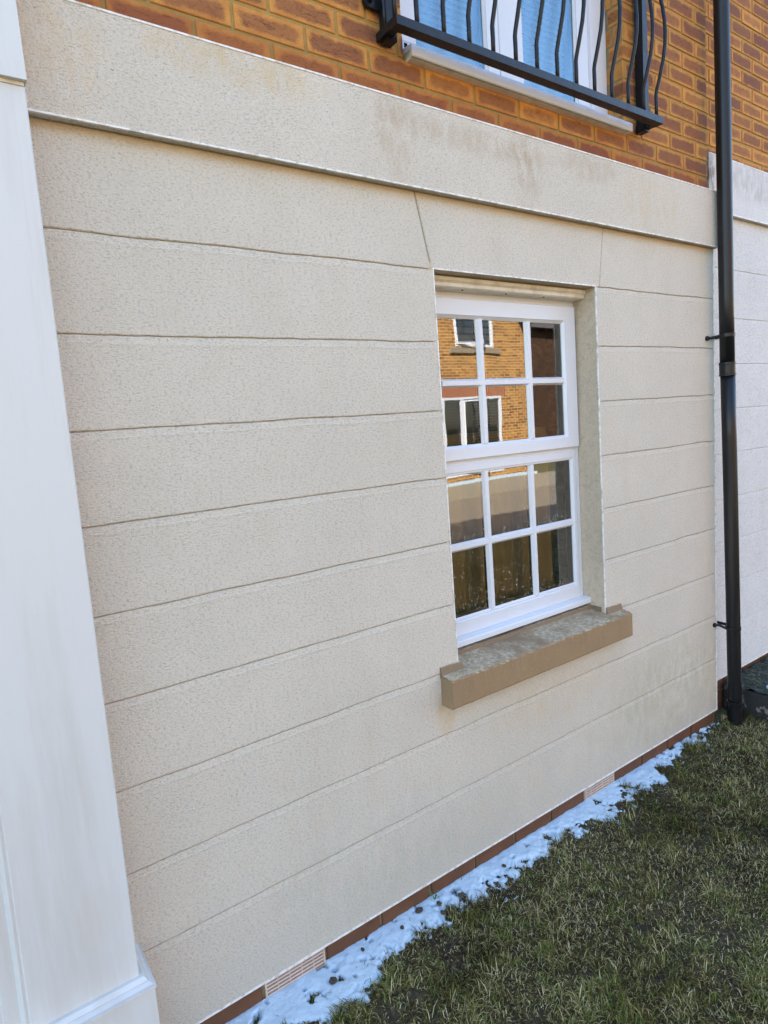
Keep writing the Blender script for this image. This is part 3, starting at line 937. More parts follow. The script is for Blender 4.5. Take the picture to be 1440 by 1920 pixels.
def blind(name, label, x0, x1, y, z0, z1, pitch, mat, group=None):
    t = thing(name, label, "blind", ((x0 + x1) / 2, y, z0), group)
    mb = MB(); mb.box(x0, x1, y - 0.02, y + 0.02, z1, z1 + 0.035); mb.build("head_rail", mat, t)
    mb = MB()
    z = z0
    while z < z1:
        mb.prism([(y - 0.006, z), (y - 0.007, z + 0.0012), (y + 0.005, z + 0.0225), (y + 0.006, z + 0.0213)], 'x', x0, x1)
        z += pitch
    o = mb.build("slat", mat, t)
    mb = MB()
    mb.tube([(x1 - 0.12, y + 0.01, z0), (x1 - 0.12, y + 0.01, z1)], 0.0012, 5)
    mb.build("cord", mat, t)
    return t


blind("venetian_blind", "white venetian blind behind the upstairs french doors", 0.87, 1.95, 0.158, 2.95, 4.85, 0.024, M_BLIND)
blind("venetian_blind", "bunched blind slats seen in the top of the ground floor window", 0.90, 1.73, 0.30, 1.90, 2.16, 0.030, M_CREAM)
cu2 = thing("curtain", "olive brown drawn curtain behind the lower panes of the ground floor window", "curtain", (1.2, 0.36, 0.86))
mb = MB()
vs, fs = [], []
n = 150
for i in range(n + 1):
    t = i / n
    x = 0.88 + 0.80 * t
    y = 0.225 + 0.010 * math.sin(t * 75 + 2 * math.sin(t * 9)) + 0.006 * math.sin(t * 23)
    vs += [(x, y, 0.84), (x, y, 1.62)]
for i in range(n): fs.append((2 * i, 2 * i + 2, 2 * i + 3, 2 * i + 1))
mb.add(vs, fs); mb.build("cloth", M_BCURT, cu2, smooth=True)
mb = MB(); mb.tube([(0.88, 0.225, 1.625), (1.755, 0.225, 1.625)], 0.006, 8); mb.build("rod", M_ALU, cu2)
cu = thing("curtain", "grey blue curtain hanging inside the right edge of the ground floor window", "curtain", (1.66, 0.42, 0.86))
mb = MB()
n = 60
vs, fs = [], []
for i in range(n + 1):
    t = i / n
    x = 1.50 + 0.30 * t
    y = 0.40 + 0.022 * math.sin(t * 34) + 0.01 * math.sin(t * 11)
    vs += [(x, y, 0.86), (x, y, 2.2)]
for i in range(n): fs.append((2 * i, 2 * i + 2, 2 * i + 3, 2 * i + 1))
mb.add(vs, fs); mb.build("cloth", M_CURT, cu, smooth=True)
mb = MB(); mb.tube([(0.7, 0.40, 2.22), (1.95, 0.40, 2.22)], 0.012, 8); mb.build("rod", M_ALU, cu)

# ================================================================ PORCH PILASTER
pil = thing("porch_pilaster", "white painted pilaster with stepped plinth at the left of the rendered wall", "pilaster", (-0.72, -0.06, -0.09))
PXL, xt, xb2 = -1.10, -0.341, -0.361
def px(z): return xb2 + (z - 0.33) / (2.456 - 0.33) * (xt - xb2)
mb = MB()
pe = -0.588   # inner edge of the flat stile; the panel is sunk
yF, yP = -0.125, -0.112
za, zc = 0.325, 2.452
def pxe(z): return -0.601 + (z - 0.37) / 0.6 * 0.0135 if z < 2.2 else -0.601 + (2.2 - 0.37) / 0.6 * 0.0135
def q(*p): mb.add(p, [tuple(range(len(p)))])
b = 0.003
q((pxe(za), yF, za), (px(za) - b, yF, za), (px(zc) - b, yF, zc), (pxe(zc), yF, zc))
q((px(za) - b, yF, za), (px(za), yF + b, za), (px(zc), yF + b, zc), (px(zc) - b, yF, zc))
q((px(za), yF + b, za), (px(za), 0.01, za), (px(zc), 0.01, zc), (px(zc), yF + b, zc))
q((-0.85, yF, za), (-0.85, yF, zc), (PXL, yF, zc), (PXL, yF, za))
q((PXL, yF, za), (PXL, yF, zc), (PXL, 0.01, zc), (PXL, 0.01, za))
# sunk panel with bead moulding
prof = [(0.0, yF), (-0.004, yF + 0.003), (-0.010, yF + 0.001), (-0.016, yF + 0.006), (-0.020, yF + 0.012), (-0.05, yF + 0.012), (-0.054, yF + 0.016)]
for (u0, v0), (u1, v1) in zip(prof[:-1], prof[1:]):
    q((pxe(za) + u1, v1, za), (pxe(za) + u0, v0, za), (pxe(zc) + u0, v0, zc), (pxe(zc) + u1, v1, zc))
q((-0.80, yF + 0.016, za), (pxe(za) - 0.054, yF + 0.016, za), (pxe(zc) - 0.054, yF + 0.016, zc), (-0.80, yF + 0.016, zc))
q((-0.85, yF, za), (-0.80, yF + 0.016, za), (-0.80, yF + 0.016, zc), (-0.85, yF, zc))
mb.build("shaft", M_PILA, pil)
mb = MB()
def step(y0, z0, z1, ov):
    mb.prism([(-1.10 - ov, 0.01), (-1.10 - ov, y0), (-0.361 + ov, y0), (-0.361 + ov, 0.01)], 'z', z0, z1)
step(-0.163, -0.1, 0.3215, 0.0255)
# sloped, stepped cap of the plinth
for (ya, yb, z0, z1, o0, o1) in ((-0.167, -0.167, 0.3217, 0.3300, 0.029, 0.029), (-0.160, -0.148, 0.3302, 0.3355, 0.0235, 0.016), (-0.146, -0.136, 0.3357, 0.3440, 0.0145, 0.008)):
    A = [(-1.1 - o0, ya, z0), (-0.361 + o0, ya, z0), (-0.361 + o0, 0.01, z0), (-1.1 - o0, 0.01, z0)]
    B = [(-1.1 - o1, yb, z1), (-0.361 + o1, yb, z1), (-0.361 + o1, 0.01, z1), (-1.1 - o1, 0.01, z1)]
    mb.add(A + B, [(4, 5, 6, 7), (0, 1, 5, 4), (1, 2, 6, 5), (3, 0, 4, 7)])
mb.build("plinth", M_PILA, pil)
mb = MB()
mb.box(-1.105, -0.3385, -0.140, 0.01, 2.458, 2.80)
mb.box(-1.13, -0.31, -0.170, 0.012, 2.80, 2.88)
mb.build("capital", M_PILA, pil)
mb = MB(); mb.box(-1.10, -0.3435, -0.128, 0.005, 2.4505, 2.4585); mb.build("joint", M_CREAM, pil)

# ================================================================ DOWNPIPE
dp = thing("downpipe", "black plastic downpipe at the corner between the two houses", "downpipe", (2.78, -0.07, -0.08))
PP = [(2.682, 3.55), (2.705, 2.6), (2.722, 1.83), (2.744, 1.27), (2.782, 0.08), (2.783, 0.045)]
def ppx(z):
    for (x0, z0), (x1, z1) in zip(PP[:-1], PP[1:]):
        if z <= z0 and z >= z1: return x1 + (x0 - x1) * (z - z1) / (z0 - z1)
    return PP[0][0] + (z - 3.55) * -0.024 if z > 3.55 else 2.783
PY = -0.070
R0 = 0.0345
mb = MB(); mb.tube([(ppx(z), PY, z) for z in (5.2, 4.4, 3.55, 3.0, 2.6, 2.2, 1.86)], R0, 28); mb.build("pipe", M_PIPE, dp, smooth=True)
mb = MB(); mb.tube([(ppx(z) + 0.002, PY, z) for z in (1.855, 1.5, 1.27, 0.9, 0.5, 0.2, 0.08, 0.0)], R0, 28); mb.build("pipe", M_PIPE, dp, smooth=True)
mb = MB()
mb.tube([(ppx(1.875), PY, 1.878), (ppx(1.875), PY, 1.868)], R0 + 0.0050, 28)
mb.tube([(ppx(1.87), PY, 1.8675), (ppx(1.82), PY, 1.822)], R0 + 0.0032, 28)
mb.tube([(ppx(1.82), PY, 1.8215), (ppx(1.81), PY, 1.812)], R0 + 0.0052, 28)
mb.build("socket", M_PIPE, dp, smooth=False)
for z, zl in ((2.012, -0.006), (0.470, 0.018)):
    mb = MB()
    xc = ppx(z)
    mb.tube([(xc, PY, z - 0.008), (xc, PY, z + 0.008)], R0 + 0.0036, 28)
    clip = mb.build("pipe_clip", M_PIPE, dp)
    mb = MB()
    mb.tube([(xc - 0.032, PY + 0.018, z), (xc - 0.052, PY + 0.048, z + zl), (xc - 0.066, PY + 0.064, z + zl)], 0.0075, 8)
    mb.tube([(xc - 0.066, PY + 0.0600, z + zl), (xc - 0.066, PY + 0.070, z + zl)], 0.0125, 10)
    mb.tube([(xc + 0.030, PY + 0.02, z), (xc + 0.045, 0.068, z)], 0.0085, 8)
    mb.box(xc + R0 + 0.001, xc + R0 + 0.010, PY - 0.006, PY + 0.012, z - 0.011, z + 0.014)
    mb.build("lug", M_PIPE, clip)
mb = MB()
mb.tube([(2.785, PY, 0.050), (2.785, PY, 0.040)], R0 + 0.008, 28)
mb.tube([(2.785, PY, 0.0395), (2.786, PY, 0.020), (2.788, PY, -0.11)], R0 + 0.0065, 28)
mb.tube([(2.785, PY, 0.020), (2.785, PY, 0.014)], R0 + 0.0085, 28)
mb.build("drain_socket", M_PIPE, dp)

# ================================================================ JULIET BALCONY
jb = thing("juliet_balcony", "black iron juliet balcony with bowed bars in front of the upstairs doors", "balcony", (1.41, 0.0, 2.87))
JL, JR, JY = 0.700, 2.121, -0.105
mb = MB()
mb.box(JL, JR, JY, JY + 0.036, 2.877, 2.9035)
mb.box(JL, JL + 0.032, JY + 0.0362, 0.004, 2.8795, 2.9030)
mb.box(JR - 0.032, JR, JY + 0.0362, 0.004, 2.8795, 2.9030)
mb.build("bottom_rail", M_IRON, jb)
mb = MB()
mb.box(JL, JR, JY, JY + 0.040, 3.93, 3.96)
mb.box(JL, JL + 0.036, JY + 0.0402, 0.004, 3.9305, 3.9595)
mb.box(JR - 0.036, JR, JY + 0.0402, 0.004, 3.9305, 3.9595)
mb.build("top_rail", M_IRON, jb)
BP = [(2.902, 0.0), (2.96, 0.0005), (2.997, 0.0), (3.012, 0.003), (3.06, 0.018), (3.12, 0.035), (3.17, 0.043), (3.22, 0.046), (3.27, 0.043), (3.32, 0.036), (3.40, 0.018), (3.46, 0.005), (3.50, 0.0), (3.7, 0.0), (3.932, 0.0)]
bars = [(0.712, -0.083)] + [(0.797 + 0.1105 * k, -0.084) for k in range(12)] + [(2.104, -0.084)]
bars += [(0.712, -0.030)]
proto = None
for (x, y) in bars:
    if proto is None:
        mb = MB()
        mb.tube([(0, -d, z - 2.902) for (z, d) in BP], 0.0076, 8)
        proto = mesh_obj("baluster", mb.v, mb.f, M_IRON, None, True)
        o = proto
    else:
        o = proto.copy(); C.objects.link(o)
    o.parent = jb
    o.location = (x - 1.41, y, 2.902 - 2.87)
for (x0, x1, bxp, bz) in ((0.712, 0.748, 0.672, 2.985), (2.083, 2.119, 2.150, 2.975)):
    mb = MB()
    mb.box(x0, x1, -0.040, -0.002, 2.8700, 3.97)
    post = mb.build("post", M_IRON, jb)
    mb = MB()
    s = -1 if bxp < x0 else 1
    xi = x0 if s < 0 else x1
    mb.box(min(xi, bxp), max(xi, bxp), -0.010, 0.0, bz - 0.020, bz + 0.020)
    mb.tube([(bxp, -0.012, bz), (bxp, 0.001, bz)], 0.021, 16)
    mb.tube([(bxp, -0.024, bz), (bxp, -0.010, bz)], 0.010, 8)
    mb.build("bolt_lug", M_IRON, post)

# ================================================================ NEIGHBOUR
nh = thing("neighbouring_house", "pale rendered house with orange brick above, to the right of the black downpipe", "house", (6.0, 0.07, -0.08))
NY = 0.07
NG = [2.391, 2.133, 1.888, 1.643, 1.396, 1.145, 0.895, 0.645, 0.395]
mb = MB()
zs = [2.66] + NG + [0.105]
for i in range(len(zs) - 1):
    zt, zb = zs[i], zs[i + 1]
    xs = [2.60] + list(np.arange(2.75, 5.0, 0.05)) + [15.0]
    rows = [(zt - 0.001, 0.0045 if i else 0, i), (zt - 0.0035, 0.0010 if i else 0, i), (zt - 0.018, 0.0003 if i else 0, i), (zt - 0.026, 0.0, i)]
    rows += [(zb + 0.003, 0.0, i + 1), (zb - 0.001 if i + 1 < len(zs) - 1 else zb, 0.0045 if i + 1 < len(zs) - 1 else 0.0, i + 1)]
    n = len(xs)
    vs, fs = [], []
    for (z, dy, g) in rows:
        for x in xs: vs.append((x, NY + dy, z + float(wob(x + 50, g + 20)) * (1 if 0 < g < len(zs) - 1 else 0)))
    for r in range(len(rows) - 1):
        for c in range(n - 1): fs.append((r * n + c, (r + 1) * n + c, (r + 1) * n + c + 1, r * n + c + 1))
    mb.add(vs, fs)
mb.build("rendered_wall", M_NREND, nh)
mb = MB(); mb.prism([(0.085, 2.940), (0.046, 2.936), (0.043, 2.932), (0.043, 2.662), (0.085, 2.662)], 'x', 2.775, 15.0)
sc = mb.build("string_course", M_NREND, nh)
mb = MB(); mb.box(2.776, 15, 0.0410, 0.048, 2.659, 2.6635); mb.box(2.776, 15, 0.0413, 0.046, 2.9312, 2.9362); mb.build("drip_bead", M_BEAD, sc)
mb = MB(); mb.box(2.70, 15, 0.0672, 0.08, 0.1005, 0.1065); mb.box(2.745, 2.749, 0.0665, 0.069, 0.107, 2.66); mb.build("edge_bead", M_BEAD, nh)
mb = MB(); brickwork(mb, NX, NZ, 2.70, 4.2, 2.93, 4.3, 0.0665)
nbw = mb.build("brickwork", M_NBRICK, nh)
mb = MB(); mb.add([(2.693, 0.0712, 2.70), (15, 0.0712, 2.70), (15, 0.0712, 5.7), (2.693, 0.0712, 5.7)], [(0, 1, 2, 3)])
mb.build("mortar_face", M_NBRICK, nbw)
mb = MB()
for k in range(0, 30):
    for r in range(3):
        a = 2.74 + k * 0.225 - (r % 2) * 0.11
        mb.slab(max(a, 2.732), a + 0.215, 0.078 + random.uniform(-.001, .001), 0.10, 0.035 - r * 0.075, 0.100 - r * 0.075 - 0.001, 0.003)
npl = mb.build("plinth_course", M_PLINTH, nh)
mb = MB(); mb.box(2.60, 15, 0.086, 0.11, -0.2, 0.1045); mb.build("plinth_mortar", M_MORTAR, npl)
mb = MB(); mb.box(2.695, 15, 0.12, 8.0, -0.1, 5.7); mb.build("side_wall", M_NBRICK, nh)
mb = MB()
mb.add([(2.705, -0.28, 5.62), (15.3, -0.28, 5.62), (15.3, 4.05, 8.5), (2.705, 4.05, 8.5), (2.705, 8.4, 5.62), (15.3, 8.4, 5.62)],
       [(0, 1, 2, 3), (3, 2, 5, 4), (0, 3, 4), (1, 5, 2), (0, 4, 5, 1)])
mb.build("roof", M_ROOF, nh)

# ================================================================ PLANTER
pt = thing("planter", "low dark planter box with mossy soil and snow beside the downpipe", "planter", (3.4, -0.20, -0.08))
mb = MB()
x0, x1, y0, y1, z1, t = 2.925, 3.95, -0.62, 0.060, 0.064, 0.022
mb.box(x0, x0 + t, y0, y1, -0.1, z1); mb.box(x1 - t, x1, y0, y1, -0.1, z1)
mb.box(x0 + t, x1 - t, y0, y0 + t, -0.1, z1 - 0.001); mb.box(x0 + t, x1 - t, y1 - t, y1, -0.1, z1 - 0.001)
mb.build("trough", M_PLNT, pt)
hx, hy = np.meshgrid(np.arange(x0 + 0.004, x1, 0.012), np.arange(y0 + 0.004, y1 + 0.006, 0.012))
hz = 0.067 + (fbm(hx * 22, hy * 22, 41) - 0.45) * 0.040 + (hy > -0.02) * 0.012
o = heightfield("soil", hx, hy, hz, M_MOSS); o.parent = pt; o.location = (-3.4, 0.20, 0.08)

sx, sy = np.meshgrid(np.arange(3.02, 3.6, 0.012), np.arange(-0.40, -0.06, 0.012))
ms = 1 - np.sqrt(((sx - 3.25) / 0.28) ** 2 + ((sy + 0.20) / 0.11) ** 2) + (fbm(sx * 14, sy * 14, 8) - 0.5) * 1.0
sz = 0.060 + np.clip(ms, -0.3, 0.5) * 0.05
tag(heightfield("snow_patch", sx, sy, sz, M_SNOW, keep=ms > 0), "small patch of snow, tinted blue for sky light, lying in the dark planter", "snow", kind='stuff')

# ================================================================ SNOW STRIP
sx, sy = np.meshgrid(np.arange(-1.2, 2.72, 0.0045), np.arange(-0.34, 0.0065, 0.0045))
ex = np.array([-1.3, -0.3, 0.0, 0.20, 0.32, 0.42, 0.56, 0.70, 0.80, 0.90, 1.02, 1.18, 1.32, 1.54, 1.72, 1.88, 2.05, 2.17, 2.43, 2.60, 2.75])
ey = -0.012 + np.array([0.26, 0.26, 0.23, 0.185, 0.175, 0.12, 0.105, 0.095, 0.125, 0.140, 0.100, 0.122, 0.100, 0.115, 0.145, 0.155, 0.095, 0.065, 0.055, 0.035, -0.03])
edge = np.interp(sx, ex, ey)
big = fbm(sx * 16, sy * 16, 21)
msk = (edge + sy) / 0.045 + (big - 0.5) * 3.4
hole = fbm(sx * 26 + 7, sy * 26, 33)
msk = np.minimum(msk, (0.70 - hole) * 30) + (fbm(sx * 70, sy * 70, 91, 3) - 0.5) * 2.2
# it thins out and breaks up towards the far corner
msk -= np.clip((sx - 2.0) / 0.7, 0, 1) * 1.0 * (fbm(sx * 20, sy * 20, 61) > 0.5)
th = np.clip(msk, -0.7, 1.0)
sz = GZ + 0.000 + 0.012 * np.tanh(th * 1.6) + (fbm(sx * 45, sy * 45, 55, 4) - 0.5) * 0.0075 + (big - 0.5) * 0.006
sz += 0.006 * np.exp(-np.abs(sy) / 0.05)
snow_msk_fn = (sx, sy, msk)
tag(heightfield("snow", sx, sy, sz, M_SNOW, keep=msk > -0.6), "strip of melting snow, tinted blue for sky light, along the foot of the rendered wall", "snow", kind='stuff')

# ================================================================ STONES, WEED, LEAF
stones = [(0.761, -0.063, 0.011, "dark flat clod lying alone in the widest snow below the window"),
          (0.594, -0.022, 0.0125, "largest dark clod against the brick plinth in the snow"),
          (0.654, -0.088, 0.008, "small dark clod at the grassy edge of the snow"),
          (0.671, -0.044, 0.009, "dark clod between the green weed and the lawn"),
          (0.991, -0.058, 0.008, "small dark clod in the snow farther along the wall"),
          (0.500, -0.045, 0.007, "tiny dark clod left of the largest one in the snow"),
          (0.201, -0.075, 0.012, "dark brown clod in the snow below the nearer air brick"),
          (0.341, -0.035, 0.006, "tiny black clod in the snow to the right of the nearer air brick")]
for (x, y, r, lab) in stones:
    mb = MB()
    nu, nv = 10, 6
    vs, fs = [], []
    for j in range(nv + 1):
        for i in range(nu):
            th_, ph = math.pi * j / nv, 2 * math.pi * i / nu
            rr = r * (1 + 0.45 * (float(fbm(3 * math.cos(ph) + x * 50, 3 * math.sin(ph) + 3 * math.cos(th_), 3, 2)) - 0.5) * 2)
            vs.append((rr * 1.35 * math.sin(th_) * math.cos(ph), rr * math.sin(th_) * math.sin(ph), rr * 0.55 * math.cos(th_)))
    for j in range(nv):
        for i in range(nu):
            fs.append((j * nu + i, (j + 1) * nu + i, (j + 1) * nu + (i + 1) % nu, j * nu + (i + 1) % nu))
    mb.add(vs, fs)
    o = mb.build("clod", M_STONE)
    o.location = (x, y, GZ + 0.018)
    o.rotation_euler = (0, 0, random.uniform(0, 3))
    tag(o, lab, "clod of earth", "dark clods in the snow")

wd = thing("weed", "small green leafy weed growing out of the snow against the brick plinth", "weed", (0.675, -0.012, GZ))
mb = MB(); 
leafpts = []
for k in range(9):
    a = random.uniform(0, 6.28); h = random.uniform(0.018, 0.055); d = random.uniform(0.004, 0.020)
    p = Vector((0.675 + math.cos(a) * d, -0.016 + math.sin(a) * d * 0.6, GZ + h))
    mb.tube([(0.675, -0.014, GZ), (0.675 + math.cos(a) * d * .5, -0.015, GZ + h * .6), p], [0.0012, 0.001, 0.0007], 4)
    leafpts.append((p, a))
mb.build("stem", M_LEAF, wd)
mb = MB()
for p, a in leafpts:
    L, Wd = random.uniform(0.009, 0.016), random.uniform(0.006, 0.009)
    dx, dy = math.cos(a), math.sin(a) * 0.7
    mb.add([p, p + Vector((dx * L * .5 - dy * Wd * .5, dy * L * .5 + dx * Wd * .5, 0.003)), p + Vector((dx * L, dy * L, -0.002)), p + Vector((dx * L * .5 + dy * Wd * .5, dy * L * .5 - dx * Wd * .5, 0.003)), p + Vector((dx * L * .5, dy * L * .5, 0.0))],
           [(0, 1, 4), (1, 2, 4), (2, 3, 4), (3, 0, 4)])
mb.build("leaf", M_LEAF, wd)
mb = MB()
vs = []
for j in range(5):
    for i in range(4):
        u, v = j / 4, (i - 1.5) / 1.5
        wv = math.sin(math.pi * (u * 0.9 + 0.05)) * 0.016
        vs.append((2.755 + (u - .5) * 0.05, -0.035 + v * wv, GZ + 0.028 + 0.010 * v * v + 0.006 * math.sin(u * 5)))
fs = [(j * 4 + i, j * 4 + i + 1, j * 4 + i + 5, j * 4 + i + 4) for j in range(4) for i in range(3)]
mb.add(vs, fs)
tag(mb.build("fallen_leaf", M_DLEAF), "curled brown dead leaf on the ground at the foot of the wall corner", "leaf")

# ================================================================ GRASS
def make_grass(name, label, n, xr, yr, lo, hi, dens_edge=True, seed=1, wd=0.0011, dead=False):
    r = np.random.default_rng(seed)
    x = r.uniform(xr[0], xr[1], n); y = r.uniform(yr[0], yr[1], n)
    if dens_edge:
        e = np.interp(x, ex, ey)
        big = fbm(x * 16, y * 16, 21)
        m_ = (e + y) / 0.045 + (big - 0.5) * 3.4
        hol = fbm(x * 26 + 7, y * 26, 33)
        insn = (m_ > 0.0) & (hol < 0.70)
        keep = (~insn) | (r.random(n) < np.where(m_ < 0.9, 0.16, 0.03))
        keep &= ~((x > 2.915) & (x < 3.96) & (y > -0.64))
        keep &= ~((x > -1.15) & (x < -0.32) & (y > -0.18))
        keep &= (fbm(x * 7, y * 7, 90, 3) + r.uniform(-.2, .2, n)) > 0.33
        x, y = x[keep], y[keep]
        insn = insn[keep]
    n = len(x)
    nt = 9000
    tx_, ty_ = r.uniform(xr[0], xr[1], nt), r.uniform(yr[0], yr[1], nt)
    tl_, tt_ = r.uniform(0.6, 1.5, nt), r.normal(0, 0.16, nt)
    side = 0.012 if dens_edge else 0.03
    own = np.zeros(n, bool); tang = np.zeros(n); tlen = np.ones(n); ttint = np.zeros(n)
    if dens_edge:
        own = r.random(n) < 0.55
        ti = r.integers(0, nt, n)
        rr_ = np.abs(r.normal(0, side, n)); aa_ = r.uniform(0, 2 * np.pi, n)
        cx_, cy_ = tx_[ti] + rr_ * np.cos(aa_), ty_[ti] + rr_ * np.sin(aa_)
        e2 = np.interp(cx_, ex, ey)
        m2 = (e2 + cy_) / 0.045 + (fbm(cx_ * 16, cy_ * 16, 21) - 0.5) * 3.4
        own &= (m2 < 0.0) & (cy_ < -0.01) & ~((cx_ > 2.915) & (cy_ > -0.64)) & ~((cx_ < -0.32) & (cy_ > -0.18))
        x, y = np.where(own, cx_, x), np.where(own, cy_, y)
        tang, tlen, ttint = aa_, tl_[ti], tt_[ti]
    clump = fbm(x * 11, y * 11, 77, 3)
    tone = fbm(x * 3.0, y * 3.0, 45, 3)
    tuft = vnoise(x * 26, y * 26, 101)
    L = r.uniform(lo, hi, n) * (0.55 + 0.9 * np.clip((clump - 0.3) * 2, 0, 1))
    ang = r.uniform(0, 2 * np.pi, n) + (vnoise(x * 18, y * 18, 7) * 6.28) * 0.7
    ang = np.where(own, tang + r.normal(0, 0.5, n), ang)
    L = np.where(own, L * tlen, L)
    lean = np.clip(r.normal(1.08, 0.30, n), 0.2, 1.5)       # winter grass lies nearly flat
    green = (tuft > 0.70) & (r.random(n) < 0.8)
    lean = np.where(green, lean * 0.7, lean)
    if dead: lean = r.uniform(1.25, 1.55, n)
    straight = r.uniform(0.0, 0.35, n)
    dx, dy = np.cos(ang), np.sin(ang)
    base_z = GZ - 0.008 + (fbm(x * 9, y * 9, 3) - 0.5) * 0.022 + (fbm(x * 2, y * 2, 5) - 0.5) * 0.02
    if not dens_edge: base_z = np.full(n, -0.092)
    base_z = base_z + r.uniform(0, 0.012, n)
    W = wd * r.uniform(0.7, 1.5, n)
    P = []
    a1, a2 = lean * 0.55, np.clip(lean * (1.15 + straight), 0, 1.75)
    h1 = np.cos(a1) * L * 0.5; d1 = np.sin(a1) * L * 0.5
    h2 = h1 + np.cos(a2) * L * 0.5; d2 = d1 + np.sin(a2) * L * 0.5
    px_, py_ = -dy, dx
    cz = [(0, 0, 1.0), (h1, d1, 0.85), (h2, d2, 0.12)]
    V = np.zeros((n, 5, 3))
    def pt(h, d, s, wf):
        return np.stack([x + dx * d + px_ * W * wf * s * 0.5, y + dy * d + py_ * W * wf * s * 0.5, base_z + h], -1)
    V[:, 0] = pt(0, 0, -1, 1); V[:, 1] = pt(0, 0, 1, 1); V[:, 2] = pt(h1, d1, 1, .9); V[:, 3] = pt(h1, d1, -1, .9); V[:, 4] = pt(h2, d2, 0, 0)
    if dens_edge: V[:, :, 1] = np.minimum(V[:, :, 1], 0.004)
    patchy = fbm(x * 2.2 + 9, y * 2.2, 300, 3)
    tint = 0.29 + (tone - 0.5) * 1.0 + (patchy - 0.5) * 0.5 + r.normal(0, 0.10, n) + (clump - .5) * 0.4
    tint = tint + np.where(own, ttint * 1.4, 0)
    tint = np.where(green, r.uniform(0.48, 0.70, n), tint)
    dry = r.random(n) < (0.30 + 0.7 * np.clip(fbm(x * 5, y * 5, 200, 2) - 0.5, 0, 1))
    tint = np.where(dry, r.uniform(0.74, 1.0, n), np.clip(tint, 0.02, 0.70))
    tint = np.clip(tint - np.clip(fbm(x * 3.1 + 4, y * 3.1, 410, 3) - 0.53, 0, 1) * 2.2, 0.0, 1.0)
    if dead: tint = np.where(r.random(n) < 0.6, r.uniform(0.06, 0.32, n), r.uniform(0.74, 0.97, n))
    idx = np.arange(n) * 5
    me = bpy.data.meshes.new(name)
    me.vertices.add(n * 5); me.vertices.foreach_set('co', V.astype(np.float32).ravel())
    lq = np.stack([idx, idx + 1, idx + 2, idx + 3, idx + 3, idx + 2, idx + 4], -1).astype(np.int32).ravel()
    me.loops.add(n * 7); me.loops.foreach_set('vertex_index', lq)
    ls = np.stack([np.arange(n) * 7, np.arange(n) * 7 + 4], -1).astype(np.int32).ravel()
    me.polygons.add(n * 2); me.polygons.foreach_set('loop_start', ls)
    me.materials.append(M_GRASS)
    me.update(calc_edges=True)
    at = me.attributes.new('tint', 'FLOAT', 'POINT')
    at.data.foreach_set('value', np.repeat(tint, 5).astype(np.float32))
    o = bpy.data.objects.new(name, me); C.objects.link(o)
    return tag(o, label, "grass", kind='stuff')


make_grass("grass", "short matted winter lawn of green and straw blades in front of the wall", 270000, (-0.5, 4.2), (-1.55, 0.0), 0.013, 0.040, True, 5, 0.0019)
make_grass("dead_grass", "flattened dead straw and brown blades matted under the green lawn", 170000, (-0.5, 4.2), (-1.55, 0.0), 0.008, 0.026, True, 15, 0.0020, True)
make_grass("far_grass", "rest of the short winter lawn out to the kerb", 120000, (-5.0, 9.0), (-4.7, -1.5), 0.03, 0.07, False, 6, 0.003)

# ================================================================ ACROSS THE STREET (seen mirrored in the panes)
oh = thing("opposite_house", "sunlit yellow brick house across the street, mirrored in the window panes", "house", (6.0, -10.0, 0.0))
OY = -10.0
ow = [(10.16, 11.50, 3.60, 4.75), (9.62, 11.66, 0.35, 2.36), (3.2, 4.6, 3.60, 4.75), (3.0, 5.0, 0.9, 2.36)]
mb = MB()
def facade(mb, xa, xb, za, zb, y, holes):
    xs = sorted({xa, xb} | {h[0] for h in holes} | {h[1] for h in holes})
    for a, b in zip(xs[:-1], xs[1:]):
        cuts = sorted([(h[2], h[3]) for h in holes if h[0] <= a + 1e-6 and h[1] >= b - 1e-6])
        z = za
        for (c, d) in cuts + [(zb, zb)]:
            if c > z: mb.add([(b, y, z), (a, y, z), (a, y, c), (b, y, c)], [(0, 1, 2, 3)])
            z = d
facade(mb, -2.0, 12.68, -0.1, 5.3, OY, ow)
for (a, b, c, d) in ow:
    mb.add([(a, OY, c), (a, OY - .1, c), (a, OY - .1, d), (a, OY, d)], [(0, 1, 2, 3)])
    mb.add([(b, OY, c), (b, OY, d), (b, OY - .1, d), (b, OY - .1, c)], [(0, 1, 2, 3)])
    mb.add([(a, OY, d), (a, OY - .1, d), (b, OY - .1, d), (b, OY, d)], [(0, 1, 2, 3)])
mb.box(12.48, 12.679, -17.9, OY - 0.001, -0.1, 5.3)
mb.box(-2.0, -1.8, -17.9, OY - 0.001, -0.1, 5.3)
mb.box(-2.0, 12.68, -18.1, -17.9, -0.1, 5.3)
mb.build("wall", M_OBRICK, oh)
mb = MB(); mb.box(-1.8, 12.4, -12.0, -11.9, -0.1, 5.3); mb.box(-1.8, 12.4, -11.9, OY - .05, 2.7, 2.8); mb.build("interior_wall", M_ROOM, oh)
for (a, b) in ((9.45, 11.83), (2.85, 5.15)):
    mb = MB(); mb.box(a, b, OY - .02, OY + 0.004, 2.362, 2.590); mb.build("soldier_course", M_SOLD, oh)
for (a, b, c) in ((9.98, 11.66, 3.44), (3.0, 4.8, 3.44), (2.85, 5.15, 0.78)):
    mb = MB(); mb.box(a, b, OY - .03, OY + 0.07, c, c + 0.12); mb.build("window_sill", M_PAVE, oh)
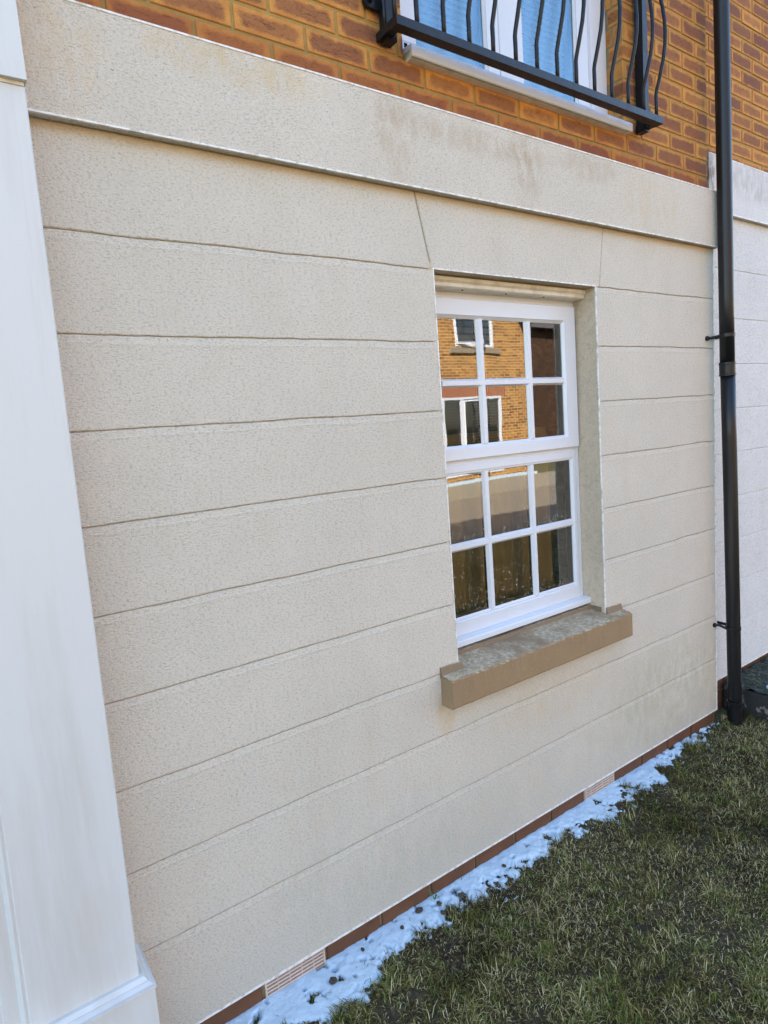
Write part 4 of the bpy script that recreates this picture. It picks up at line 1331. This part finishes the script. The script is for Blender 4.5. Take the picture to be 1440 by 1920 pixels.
def owin(x0, x1, z0, z1, mulls, casement=None):
    mb = MB()
    mb.ring(x0, x1, z0, z1, .07, .07, .07, .07, 0, 0.07, .01)
    for xm in mulls: mb.box(xm - .035, xm + .035, 0.001, 0.069, z0 + .06, z1 - .06)
    vv = [(v[0], OY + .015 - v[1], v[2]) for v in mb.v]
    o = mesh_obj("window", vv, [f[::-1] for f in mb.f], M_UPVC, oh)
    mb = MB(); mb.add([(x1 - .05, OY - .06, z0 + .05), (x0 + .05, OY - .06, z0 + .05), (x0 + .05, OY - .06, z1 - .05), (x1 - .05, OY - .06, z1 - .05)], [(0, 1, 2, 3)])
    mb.build("pane", M_GLASS2, o)
    mb = MB()
    z = z0 + 0.08
    while z < z1 - .08:
        mb.box(x0 + .08, x1 - .08, OY - .16, OY - .115, z, z + 0.036); z += 0.075
    mb.build("blind", M_BLIND, o)
    if casement:
        a, b, ang = casement
        mb = MB(); mb.ring(0, b - a, z0 + .05, z1 - .05, .06, .06, .06, .06, 0, 0.05, .01)
        ca, sa = math.cos(ang), math.sin(ang)
        vv = [(a + v[0] * ca - v[1] * sa, OY - .02 + v[0] * sa + v[1] * ca, v[2]) for v in mb.v]
        mesh_obj("casement", vv, mb.f, M_UPVC, o)
    return o
owin(10.16, 11.50, 3.60, 4.75, (10.95,), (10.18, 10.92, math.radians(22)))
owin(9.62, 11.66, 0.35, 2.36, (10.28, 10.98), (10.30, 10.96, math.radians(14)))
owin(3.2, 4.6, 3.60, 4.75, (3.9,))
owin(3.0, 5.0, 0.9, 2.36, (3.66, 4.33))
mb = MB()
mb.add([(-2.3, OY + .35, 5.2), (-2.3, OY - 4, 7.9), (12.9, OY - 4, 7.9), (12.9, OY + .35, 5.2), (-2.3, OY - 8.3, 5.2), (12.9, OY - 8.3, 5.2)],
       [(0, 3, 2, 1), (1, 2, 5, 4), (0, 1, 4), (3, 5, 2), (0, 4, 5, 3)])
mb.build("roof", M_ROOF, oh)
mb = MB(); mb.box(-2.2, 12.8, OY + .28, OY + .31, 5.0, 5.2); mb.build("fascia", M_UPVC, oh)
mb = MB()
mb.add([(12.30, OY + .02, 4.6), (12.42, OY + .02, 4.28), (12.60, OY + .02, 3.96), (12.68, OY + .02, 3.96), (12.68, OY + .02, 4.6),
        (12.30, OY + .25, 4.6), (12.42, OY + .25, 4.28), (12.60, OY + .25, 3.96), (12.68, OY + .25, 3.96), (12.68, OY + .25, 4.6)],
       [(0, 1, 6, 5), (1, 2, 7, 6), (2, 3, 8, 7), (5, 6, 7, 8, 9)])
mb.build("bracket", M_VOID, oh)
mb = MB(); mb.box(-2.2, 12.9, -9.99, -9.90, -0.1, 0.235)
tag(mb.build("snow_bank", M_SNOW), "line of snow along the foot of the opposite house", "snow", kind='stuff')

fh = thing("far_house", "red brick house, shade painted into its bricks, standing back to the side of the yellow one across the street", "house", (19, -15, 0))
mb = MB(); mb.box(12.75, 30, -22, -15, -0.1, 5.2); mb.build("wall", M_RBRICK, fh)
mb = MB()
mb.add([(12.6, -14.6, 5.1), (12.6, -18.5, 7.8), (30.2, -18.5, 7.8), (30.2, -14.6, 5.1), (12.6, -22.3, 5.1), (30.2, -22.3, 5.1)],
       [(0, 3, 2, 1), (1, 2, 5, 4), (0, 1, 4), (3, 5, 2), (0, 4, 5, 3)])
mb.build("roof", M_ROOF, fh)
